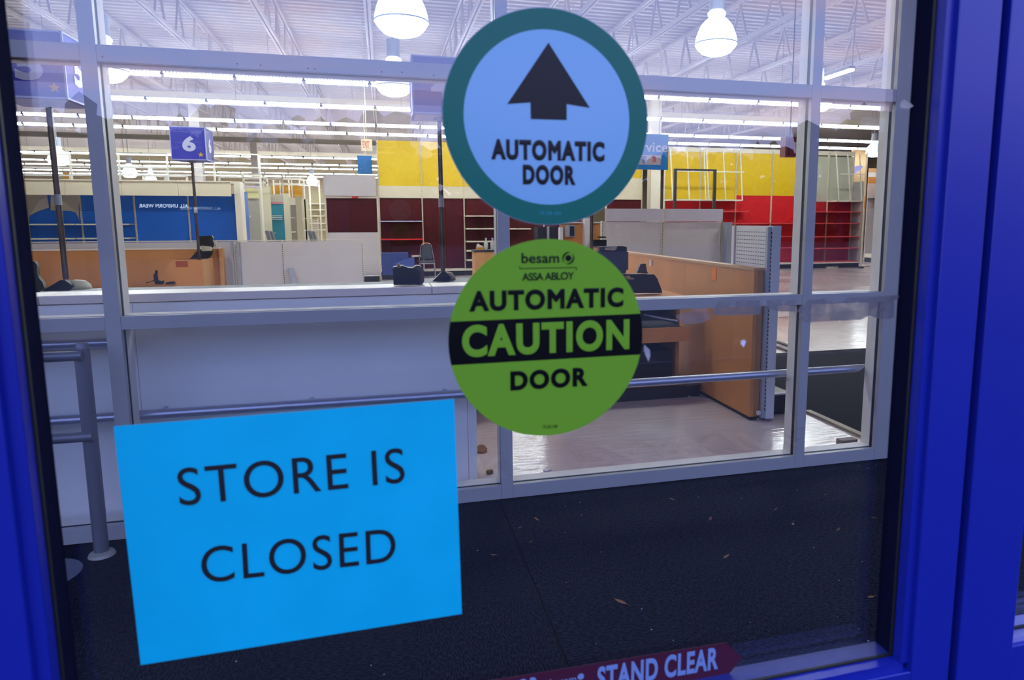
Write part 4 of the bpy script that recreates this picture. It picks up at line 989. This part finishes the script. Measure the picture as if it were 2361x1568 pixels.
MB().box(atX(1504, 370, YSv), atX(1512, 370, YSv), YSv-.01, YSv-.006, atZ(1500, 374, YSv), atZ(1500, 361, YSv)).build('picture_patch', mat('patch_red', 'd88090', .5), t)
for xx in (x0+.2, x1-.2): MB().tube((xx, YSv+.02, z1), (xx, YSv+.02, 5.6), .008, 6).build('wire', cream_m, t)
# red framed box sign near the right mullion
YX = 9.5
t = thing('message_display', 'dark red framed display box hanging left of the right mullion', 'display', (atX(1825, 360, YX), YX, atZ(1825, 360, YX)))
x0, x1, z0, z1 = atX(1811, 340, YX), atX(1842, 340, YX), atZ(1820, 361, YX), atZ(1820, 315, YX)
MB().box(x0, x1, YX, YX+.15, z0, z1).build('case', mat('maroon_case', '7a2028', .5), t)
MB().box(x0+.045, x0+.07, YX-.006, YX, z0+.02, z1-.01).build('dark_strip', black_m, t)
MB().box(x1-.05, x1-.02, YX-.006, YX, z0+.01, z1-.01).build('dark_strip', black_m, t)
MB().tube(((x0+x1)/2, YX+.07, z1), ((x0+x1)/2, YX+.07, 5.6), .01, 6).build('stem', dark_m, t)

# ------------------------------------------------------------------ RIGHT HALF: gondolas, gate, register
YG = 12.8
t = thing('white_gondola', 'pair of white shelf backs with blank header boards, behind the register', 'shelf unit', (atX(1530, 560, YG), YG, 0))
zt, zh = atZ(1600, 511.5, YG), atZ(1600, 482, YG)
ex = [atX(a, 560, YG) for a in (1388, 1526, 1660)]
for a, b in zip(ex, ex[1:]):
    MB().box(a+.015, b-.015, YG, YG+.03, .15, zt).build('back_panel', pale_m, t)
    MB().box(a+.03, b-.005, YG-.10, YG-.08, zt+.01, zh).build('header_board', mat('header_white', 'd8d0dc', .5), t)
for a in ex:
    MB().box(a-.02, a+.02, YG-.03, YG+.04, 0, zt+.02).build('upright', cream_m, t)
    s = MB(); z_ = .4
    while z_ < zt: s.box(a-.006, a+.006, YG-.033, YG-.029, z_, z_+.02); z_ += .04
    o = s.build('slots', dark_m, t); o['kind'] = 'stuff'
MB().box(ex[2]+.02, ex[2]+.13, YG-.25, YG+.25, 0, zt-.01).build('end_panel', grey_m, t)
MB().box(ex[0], ex[2], YG-.3, YG, 0, .15).build('kick_plate', dark_m, t)
# black gate frame
YGt = 16.2
x0, x1 = atX(1556, 440, YGt), atX(1647, 440, YGt); zt = atZ(1600, 394, YGt)
t = thing('gate_frame', 'black square gate frame rising behind the white header boards', 'gate frame', ((x0+x1)/2, YGt, 0))
gm = mat('gate_brown', '3c3434', .5)
for xx in (x0, x1): MB().box(xx-.035, xx+.035, YGt-.03, YGt+.03, 0, zt).build('post', gm, t)
MB().box(x0-.035, x1+.035, YGt-.03, YGt+.03, zt, zt+.045).build('top_bar', gm, t)
# wooden partition
XW = 2.62
wp = thing('wood_partition', 'long maple wood partition running away from the storefront on the right', 'partition', (XW, 4.5, 0))
for y0, y1 in ((4.5, 4.80), (4.80, 5.7), (5.7, 6.6), (6.6, 7.5)):
    MB().box(XW, XW+.03, y0+.0012, y1-.0012, .03, 1.135).build('side_panel', wood_m, wp)
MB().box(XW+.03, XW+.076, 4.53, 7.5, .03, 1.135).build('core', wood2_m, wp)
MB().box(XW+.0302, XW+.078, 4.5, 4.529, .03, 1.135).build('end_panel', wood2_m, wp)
MB().box(XW-.008, XW+.08, 4.49, 7.51, 1.135, 1.155).build('top_edge', mat('maple_edge', 'c09468', .5), wp)
MB().box(XW+.01, XW+.07, 4.51, 7.49, 0, .03).build('plinth', black_m, wp)
MB().box(XW-.004, XW-.0003, ax(1642, 630, XW).y, ax(1652, 630, XW).y, atZ(1647, 646, ax(1647, 630, XW).y), atZ(1647, 618, ax(1647, 630, XW).y)).build('orange_sticker', mat('orange_sticker', 'f08018', .5), wp)
p = ax(1502, 606, XW); MB().box(XW-.012, XW-.0003, p.y-.03, p.y+.03, p.z-.03, p.z+.03).build('wall_socket', pale_m, wp)
# grey gondola end next to the partition
XG = 2.73
t = thing('slotted_gondola', 'tall grey slotted shelf end with a pale upright, beside the partition', 'shelf unit', (XG, 4.45, 0))
MB().box(XG, XG+.066, 4.45, 4.52, .02, 1.461).build('upright', mat('pale_blue_steel', 'd4d8e4', .5, 0), t)
s = MB(); z_ = .08
while z_ < 1.42: s.box(XG-.0028, XG+.0002, 4.462, 4.476, z_, z_+.018); z_ += .03
o = s.build('slots', dark_m, t); o['kind'] = 'stuff'
MB().box(XG-.028, XG-.003, 4.47, 4.50, .02, 1.455).build('side_channel', grey_m, t)
MB().box(XG+.012, XG+.04, 4.52, 5.02, .2, 1.46).build('slotted_panel', pale_m, t)
s = MB()
z_ = .3
while z_ < 1.44:
    yy_ = 4.55
    while yy_ < 5.0: s.box(XG+.0095, XG+.0122, yy_, yy_+.018, z_, z_+.006); yy_ += .035
    z_ += .03
o = s.build('panel_slots', mat('slot_grey', '787c84', .6), t); o['kind'] = 'stuff'
MB().box(XG-.002, XG+.03, 5.02, 5.06, .02, 1.46).build('far_upright', pale_m, t)
MB().box(XG-.002, XG+.066, 4.50, 5.04, .0, .02).build('foot', black_m, t)
o = B(XG-.06, XG-.035, 4.465, 4.49, .05, .078).build('white_tag', pale_m, t)
# register stand
RG = thing('register_stand', 'maple register stand with an open drawer and dark interior, against the partition', 'register stand', (2.1, 5.4, 0))
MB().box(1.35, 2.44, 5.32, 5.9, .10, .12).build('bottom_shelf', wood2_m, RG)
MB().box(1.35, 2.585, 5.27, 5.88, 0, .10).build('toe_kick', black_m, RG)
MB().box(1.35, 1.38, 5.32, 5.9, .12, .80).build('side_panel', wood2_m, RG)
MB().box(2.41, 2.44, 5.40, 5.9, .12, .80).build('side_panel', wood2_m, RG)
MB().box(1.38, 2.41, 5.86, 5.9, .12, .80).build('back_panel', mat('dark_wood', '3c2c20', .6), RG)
MB().box(1.33, 2.48, 5.35, 5.92, .835, .865).build('worktop', wood_m, RG)
MB().box(1.35, 2.44, 5.40, 5.90, .80, .834).build('worktop_support', dark_m, RG)
MB().box(1.36, 2.45, 5.20, 5.23, atZ(1520, 790, 5.2), atZ(1520, 757, 5.2)).build('drawer', wood_m, RG)
MB().box(1.38, 2.43, 5.23, 5.7, atZ(1520, 790, 5.2)+.01, atZ(1520, 757, 5.2)-.015).build('drawer_box', dark_m, RG)
MB().box(1.40, 2.40, 5.45, 5.85, .14, .38).build('dark_gap_fill', mat('interior_shade', '241c18', .7), RG)  # solid block, the shade of the open cabinet put into its colour
t = thing('keyboard', 'dark keyboard unit on the open drawer of the register stand', 'keyboard', (2.25, 5.3, .6))
zk = atZ(1520, 757, 5.2)
MB().yz([(5.24, zk+.001), (5.60, zk+.001), (5.60, zk+.12), (5.50, zk+.12), (5.26, zk+.03)], 1.95, 2.36).build('body', mat('charcoal_plastic', '262c34', .5), t)
MB().bar((2.12, 5.42, zk+.085), (2.36, 5.26, zk+.045), .025, .012).build('pale_strip', grey_m, t)
t = thing('receipt_printer', 'black till printer on the worktop of the register stand', 'printer', (2.2, 5.6, .865))
S_ = lambda a, b, Y=5.55: (atX(a/7.128+1380, b/7.128+540, Y), max(atZ(a/7.128+1380, b/7.128+540, Y), .866))
MB().xz([S_(380, 650), S_(880, 655), S_(930, 720), S_(960, 800), S_(1000, 900), S_(1010, 960), S_(380, 960)], 5.5, 5.6).build('body', black_m, t)
MB().xz([S_(640, 640), S_(700, 490), S_(785, 488), S_(805, 620), S_(830, 645)], 5.56, 5.6).build('display_stalk', mat('brown_case', '5a4030', .5), t)
MB().xz([S_(400, 690), S_(470, 670), S_(485, 705), S_(545, 715), S_(540, 735), S_(440, 730)], 5.49, 5.499).build('tan_label', mat('tan_label', 'b89858', .6), t)
t = thing('till_monitor', 'grey-black till monitor with a handled top, right of the lime decal', 'monitor', (1.95, 5.6, .87))
MB().xz([S_(20, 290), S_(500, 285), S_(535, 300), S_(535, 590), S_(500, 600), S_(490, 650), S_(300, 660), S_(20, 660)], 5.62, 5.68).build('screen_back', mat('slate_plastic', '3a3c50', .45), t)
MB().xz([S_(45, 285), S_(45, 215), S_(440, 200), S_(500, 215), S_(500, 283)], 5.60, 5.66).build('top_housing', black_m, t)
MB().xz([S_(130, 265), S_(135, 225), S_(330, 205), S_(325, 250), S_(285, 272)], 5.595, 5.599).build('handle', mat('handle_tan', 'b4a898', .5), t)
MB().box(atX(1400, 660, 5.65), atX(1440, 660, 5.65), 5.62, 5.68, .866, .95).build('stand', black_m, t)
# second wooden stall, column and till seen between the decals
YZ = 9.2
t = thing('wood_stall', 'maple wood stall seen in the gap between the two round decals', 'stall', (atX(1340, 560, YZ), YZ, 0))
K = lambda a, b, Y=YZ: (atX(a/6.746+1130, b/6.746+480, Y), atZ(a/6.746+1130, b/6.746+480, Y))
for a, b in ((1090, 1440), (1530, 1715)):
    MB().box(K(a, 400)[0], K(b, 400)[0], YZ, YZ+.04, 0, K(a, 235)[1]).build('back_panel', wood_m, t)
    MB().box(K(a, 400)[0], K(b, 400)[0], YZ-.02, YZ+.06, K(a, 235)[1], K(a, 215)[1]).build('top_edge', pale_m, t)
MB().box(K(1440, 300)[0], K(1525, 300)[0], YZ-.1, YZ, 0, K(1440, 150)[1]).build('white_post', pale_m, t)
MB().box(K(1060, 300)[0], K(1105, 300)[0], YZ-.1, YZ, 0, K(1060, 300)[1]).build('white_post', pale_m, t)
MB().box(K(1160, 300)[0], K(1310, 300)[0], YZ-.03, YZ-.001, K(1160, 445)[1], K(1160, 265)[1]).build('socket_plate', grey_m, t)
MB().box(K(1230, 300)[0], K(1300, 300)[0], YZ-.04, YZ-.03, K(1160, 430)[1], K(1160, 280)[1]).build('socket_dark', dark_m, t)
MB().box(K(1440, 600)[0], K(1725, 600)[0], YZ-.3, YZ-.1, 0, K(1600, 600)[1]).build('counter', mat('light_maple', 'd09a58', .45, noise=.1), t)
t = thing('cash_register', 'small black cash register on the counter beside the white shelf backs', 'till', (K(1610, 590)[0], YZ-.2, K(1600, 600)[1]))
MB().box(K(1515, 500)[0], K(1715, 500)[0], YZ-.28, YZ-.12, K(1600, 590)[1]+.006, K(1600, 485)[1]).build('body', black_m, t)
MB().box(K(1620, 460)[0], K(1715, 460)[0], YZ-.26, YZ-.16, K(1600, 470)[1]+.01, K(1600, 435)[1]).build('top_unit', dark_m, t)
t = thing('sign_pole', 'thin dark pole rising between the decals in front of the wood stall', 'pole', (K(1575, 590, YZ-.5)[0], YZ-.5, 0))
MB().tube((K(1575, 590, YZ-.5)[0], YZ-.5, .02), (K(1575, 590, YZ-.5)[0], YZ-.5, 2.4), .022, 12).build('pole', rust_pole, t)
MB().lathe([(.0001, 0), (.12, 0), (.1, .02), (.0001, .021)], (K(1575, 590, YZ-.5)[0], YZ-.5, 0), 20).build('foot', dark_m, t)
# dark block added for the black background between bay three and stall
o = thing('dark_gap_fill', 'dark block standing in for the black gap, with a pale post, between the decals', 'cabinet', (atX(1262, 535, 15), 15, 0))
MB().box(atX(1240, 535, 15), atX(1287, 535, 15), 15, 15.4, 0, atZ(1262, 523, 15)).build('body', mat('gap_black', '16182a', .7), o)
MB().box(atX(1262, 535, 14.95), atX(1266.5, 535, 14.95), 14.95, 15.0, 0, atZ(1262, 522, 15)).build('post', grey_m, o)
# entry mat, edge strip, loose things
mt = thing('entrance_mat', 'large dark entrance mat on the floor beyond the right pane', 'floor mat', (4, 5, 0))
matm = mat('dark_mat', '1b1818', .95, spec=.2, noise=.15, nscale=3)
MB().xy([(3.215, 3.68), (9, 3.68), (9, 6.76), (2.84, 6.76), (2.84, 4.60), (3.215, 4.60)], .002, .012).build('mat_pile', matm, mt)
MB().xy([(3.165, 3.68), (3.215, 3.68), (3.215, 4.60), (3.165, 4.60)], .001, .016).build('edge_strip', mat('edge_strip', 'b4a488', .5), mt)
p = fl(1955, 1030)
o = thing('wood_block', 'small grey-brown block lying on the shiny floor in the right pane', 'block', p)
MB().box(p.x-.05, p.x+.075, p.y, p.y+.06, .0, .045).build('block', mat('grey_brown', '847670', .6), o, bevel=.002)
MB().box(p.x-.0505, p.x+.05, p.y-.0012, p.y-.0002, .002, .03).build('dark_side', dark_m, o)
t = thing('loose_base', 'low black shelf base lying beyond the right mullion', 'shelf base', (2.95, 4.7, 0))
MB().box(2.83, 3.07, 4.62, 4.95, .0125, .15).build('body', black_m, t)
MB().box(2.82, 3.08, 4.61, 4.64, .15, .162).build('pale_lip', pale_m, t)
MB().box(2.84, 3.02, 4.97, 5.3, .0125, .36).build('rear_box', dark_m, t)
p = fl(1110, 1042)
o = tag(MB().lathe([(.0001, 0), (.035, .0), (.04, .02), (.02, .045), (.0001, .05)], (p.x, p.y, 0), 12).build('crumpled_paper', mat('kraft_brown', '9c6c44', .8, noise=.3, nscale=30), None, loc=(p.x, p.y, 0)), 'crumpled brown scrap on the shiny floor at the end of the counter wall', 'scrap')
p = fl(1129, 1092)
tag(MB().obox(p+Vector((0, 0, .011)), (.017, .012, .010), Matrix.Rotation(.4, 3, 'Z')).build('floor_scrap', mat('olive_scrap', '6c5c3c', .8), None, loc=p), 'small olive crumb on the shiny floor left of the centre mullion', 'scrap')
p = fl(1262, 1087)
tag(MB().obox(p+Vector((0, 0, .006)), (.022, .012, .005), Matrix.Rotation(.5, 3, 'Z')).build('floor_scrap', pale_m, None, loc=p), 'little pale scrap on the shiny floor right of the centre mullion', 'scrap')
t = thing('cable_bundle', 'loose white cables on the floor at the foot of the wood partition', 'cable', fl(1580, 905))
cb = mat('white_cable', 'a8a4a0', .5)
pts_ = [fl(a, b)+Vector((0, 0, h)) for a, b, h in ((1552, 906, .02), (1580, 914, .008), (1600, 918, .006), (1640, 925, .006))]
MB().path(pts_, .005, 6).build('cable', cb, t)
pts_ = [fl(a, b)+Vector((0, 0, h)) for a, b, h in ((1556, 905, .03), (1572, 907, .02), (1584, 912, .01), (1588, 905, .05), (1582, 912, .01))]
MB().path(pts_, .004, 6).build('cable', cb, t)
t = thing('loose_trim', 'dark curved trim strips lying past the grey shelf end', 'trim strip', (3.9, 6.8, 0))
for i in range(2):
    a_, b_ = fl(1790, 789+i*12), fl(1828, 803+i*12); MB().bar((a_.x, a_.y, .016), (b_.x, b_.y, .016), .05, .012).build('strip', mat('trim_brown', '4a4040', .6), t)
p0 = fl(1895, 617); p1 = fl(1990, 613)
t = thing('floor_plank', 'pale yellow board lying on the floor before the red shelves', 'board', (p0.x, p0.y, 0))
MB().bar((p0.x, p0.y, .02), (p1.x, p1.y, .02), .5, .03).build('plank', mat('pale_board', 'd8ccac', .6), t)
# leaning post, pale units at the far right
YQ = 18.6
t = thing('marker_post', 'slim cream post with an orange marker, right end of the red shelves', 'post', (atX(1983, 612, YQ), YQ, 0))
xq = atX(1992, 500, YQ)
MB().box(xq-.02, xq+.02, YQ, YQ+.04, 0, atZ(2000, 352, YQ)).build('pole', cream_m, t)
MB().box(xq-.024, xq+.024, YQ-.01, YQ-.0005, atZ(1993, 481, YQ), atZ(1993, 452, YQ)).build('orange_marker', mat('orange_marker', 'e09030', .5), t)
MB().box(xq-.06, xq+.06, YQ-.05, YQ+.08, 0, .04).build('foot', dark_m, t)
YZ2 = 21.5
t = thing('side_wall_unit', 'pinkish white wall unit with an orange band, at the far right pane', 'shelf unit', (atX(2012, 500, YZ2), YZ2, 0))
xa, xb_ = atX(1998, 500, YZ2), atX(2075, 500, YZ2)
for y0, y1, m_, nm in ((388, 398, mat('tan_band', 'c89464', .6), 'tan_band'), (398, 408, pale_m, 'white_band'), (408, 423, mat('orange_band', 'c07830', .6), 'orange_band'), (423, 458, mat('pinkish_panel', 'c0a49c', .6), 'upper_panel'), (460, 600, mat('pinkish_white', 'b8acb0', .6), 'lower_panel')):
    MB().box(xa, xb_, YZ2, YZ2+.04, atZ(2010, y1, YZ2), atZ(2010, y0, YZ2)).build(nm, m_, t)
MB().box(xa, xb_, YZ2-.4, YZ2-.01, .0, .16).build('kick_plate', black_m, t)
MB().box(xa, xb_, YZ2-.5, YZ2-.01, .16, .3).build('base_shelf', cream_m, t)
MB().box(xa, xb_, YZ2-.3, YZ2-.01, atZ(2010, 460, YZ2), atZ(2010, 457, YZ2)).build('shelf', dark_m, t)
struct(B(atX(1965, 400, 20.4), atX(1999, 400, 20.4), 20.4, 20.5, 0, atZ(1980, 345, 20.4)).build('partition', mat('tan_wall', 'b08c64', .7)))

# ------------------------------------------------------------------ OUTSIDE, behind the camera (seen only mirrored in the glass)
struct(B(-60, 60, -70, .60, -.12, -.004).build('ground', mat('asphalt', '202228', .9, noise=.2, nscale=2)))
paint = mat('road_paint', 'f0f0f8', .7)
gp = thing('pavement_lettering', 'white no parking lettering painted on the asphalt outside the door', 'road marking', (1.8, -2.9, 0))
def ground_words(s, xa, ya, xb, h):
    me = letter_mesh(s, .02); xs_ = [v.co.x for v in me.vertices]; ys_ = [v.co.y for v in me.vertices]
    a0, a1, b0, b1 = min(xs_), max(xs_), min(ys_), max(ys_); org = WL[gp.name]
    for v in me.vertices: v.co = Vector((xa+(xb-xa)*(v.co.x-a0)/(a1-a0), ya+h*(v.co.y-b0)/(b1-b0), .001))-org
    me.materials.clear(); me.materials.append(paint)
    o = bpy.data.objects.new('lettering', me); COL.objects.link(o); o.parent = gp
m0 = 2*.6475
ground_words('NO', .50, m0-4.25, .95, .36)
ground_words('PARKING', 1.15, m0-4.25, 3.0, .36)
# treeline and palms
foli = mat('dark_foliage', '10160f', .9, noise=.3); trunk_m = mat('palm_trunk', '221c16', .9)
rt = random.Random(11)
def blob(c, r, n=26):
    s = MB()
    for i in range(n):
        d = Vector((rt.gauss(0, 1), rt.gauss(0, .6), rt.gauss(0, .8))).normalized()*r*rt.uniform(.3, 1)
        q_ = Vector(c)+d; rr_ = r*rt.uniform(.2, .42)
        bm = bmesh.new(); bmesh.ops.create_icosphere(bm, subdivisions=1, radius=rr_)
        vs_ = [v.co*(1+rt.uniform(-.25, .25))+q_ for v in bm.verts]; fs_ = [[v.index for v in f.verts] for f in bm.faces]; bm.free()
        s.add(vs_, fs_)
    return s
def mirrored(px, py, D):   # a point outside whose image in the door glass falls at this direction
    q_ = at(px, py, D+2*.6475); return Vector((q_.x, -D, q_.z))
tl = MB(); top_at = [(-300, 270), (0, 262), (300, 268), (600, 275), (860, 262), (1000, 300), (1100, 420), (1250, 425), (1350, 395), (1450, 350), (1600, 330), (1750, 335), (1880, 300), (2000, 255), (2150, 235), (2400, 260), (2800, 280)]
tl.box(-80, 80, -49, -48, 0, 3.2)
px = -300
while px < 2800:
    for (a, ya), (b, yb) in zip(top_at, top_at[1:]):
        if a <= px <= b: yt = ya+(yb-ya)*(px-a)/(b-a)
    D = 42+rt.uniform(-2, 2); q_ = mirrored(px, yt+rt.uniform(-14, 16), D); h = q_.z
    b_ = blob((q_.x, -D, h*.74), h*.30, 14); tl.add(b_.v, b_.f)
    b_ = blob((q_.x, -D-1, h*.35), h*.38, 12); tl.add(b_.v, b_.f)
    b_ = blob((q_.x+.6, -D-1.5, 1.3), 2.2, 14); tl.add(b_.v, b_.f)
    px += 55
o = tl.build('treeline', foli); o['kind'] = 'stuff'; tag(o, 'dark leafy treeline across the street, mirrored faintly in the door glass', 'trees')
for i, (px, py, D) in enumerate(((1083, 365, 27), (1121, 305, 23.5))):
    q_ = mirrored(px, py, D)
    t = thing('palm_tree', ['shorter palm mirrored in the ring of the green decal', 'taller palm mirrored in the white centre of the green decal'][i], 'tree', (q_.x, -D, 0), 'palms mirrored in the glass')
    MB().tube((q_.x, -D, 0), (q_.x, -D, q_.z), .16, 8, .10).build('trunk', trunk_m, t)
    s = MB()
    for k in range(16):
        a_ = k*2*math.pi/16+rt.uniform(-.2, .2); el = rt.uniform(-.3, .7); Lf = rt.uniform(.9, 1.3)
        pts2 = [Vector((q_.x, -D, q_.z))+Vector((math.cos(a_)*Lf*u, math.sin(a_)*Lf*u, Lf*(el*u-.9*u*u))) for u in (0, .35, .7, 1)]
        for aa, bb_, ww in zip(pts2, pts2[1:], (.25, .3, .16)): s.bar(aa, bb_, ww, .02)
    s.build('fronds', foli, t)
# shop across the street with its lit name
D = 30
a_, b_ = mirrored(318, 482, D), mirrored(432, 482, D)
z0, z1 = mirrored(370, 478.5, D).z, mirrored(370, 470, D).z
bd = thing('shop_building', 'low shop building across the street with a lit clothing sign, mirrored in the glass', 'building', ((a_.x+b_.x)/2, -D-.2, 0))
MB().box(a_.x-6, b_.x+8, -D-6, -D-.2, 0, z1+1.2).build('walls', mat('shop_wall', '14161c', .9), bd)
MB().box(a_.x-6.2, b_.x+8.2, -D-6.2, -D, z1+1.2, z1+1.5).build('roof', mat('shop_roof', '0e1014', .9), bd)
glow = mat('sign_glow', (1, 1, 1), .5, emit=1.1, ecol=(.7, .85, 1))
me = letter_mesh('ALL UNIFORM WEAR', .02); xs_ = [v.co.x for v in me.vertices]; ys_ = [v.co.y for v in me.vertices]
xa, xb2 = min(xs_), max(xs_); ya, yb = min(ys_), max(ys_)
for v in me.vertices:
    v.co = Vector((b_.x+(a_.x-b_.x)*(v.co.x-xa)/(xb2-xa), -D-.15, z0+(z1-z0)*(v.co.y-ya)/(yb-ya)))-WL[bd.name]
me.materials.clear(); me.materials.append(glow); o = bpy.data.objects.new('lettering', me); COL.objects.link(o); o.parent = bd
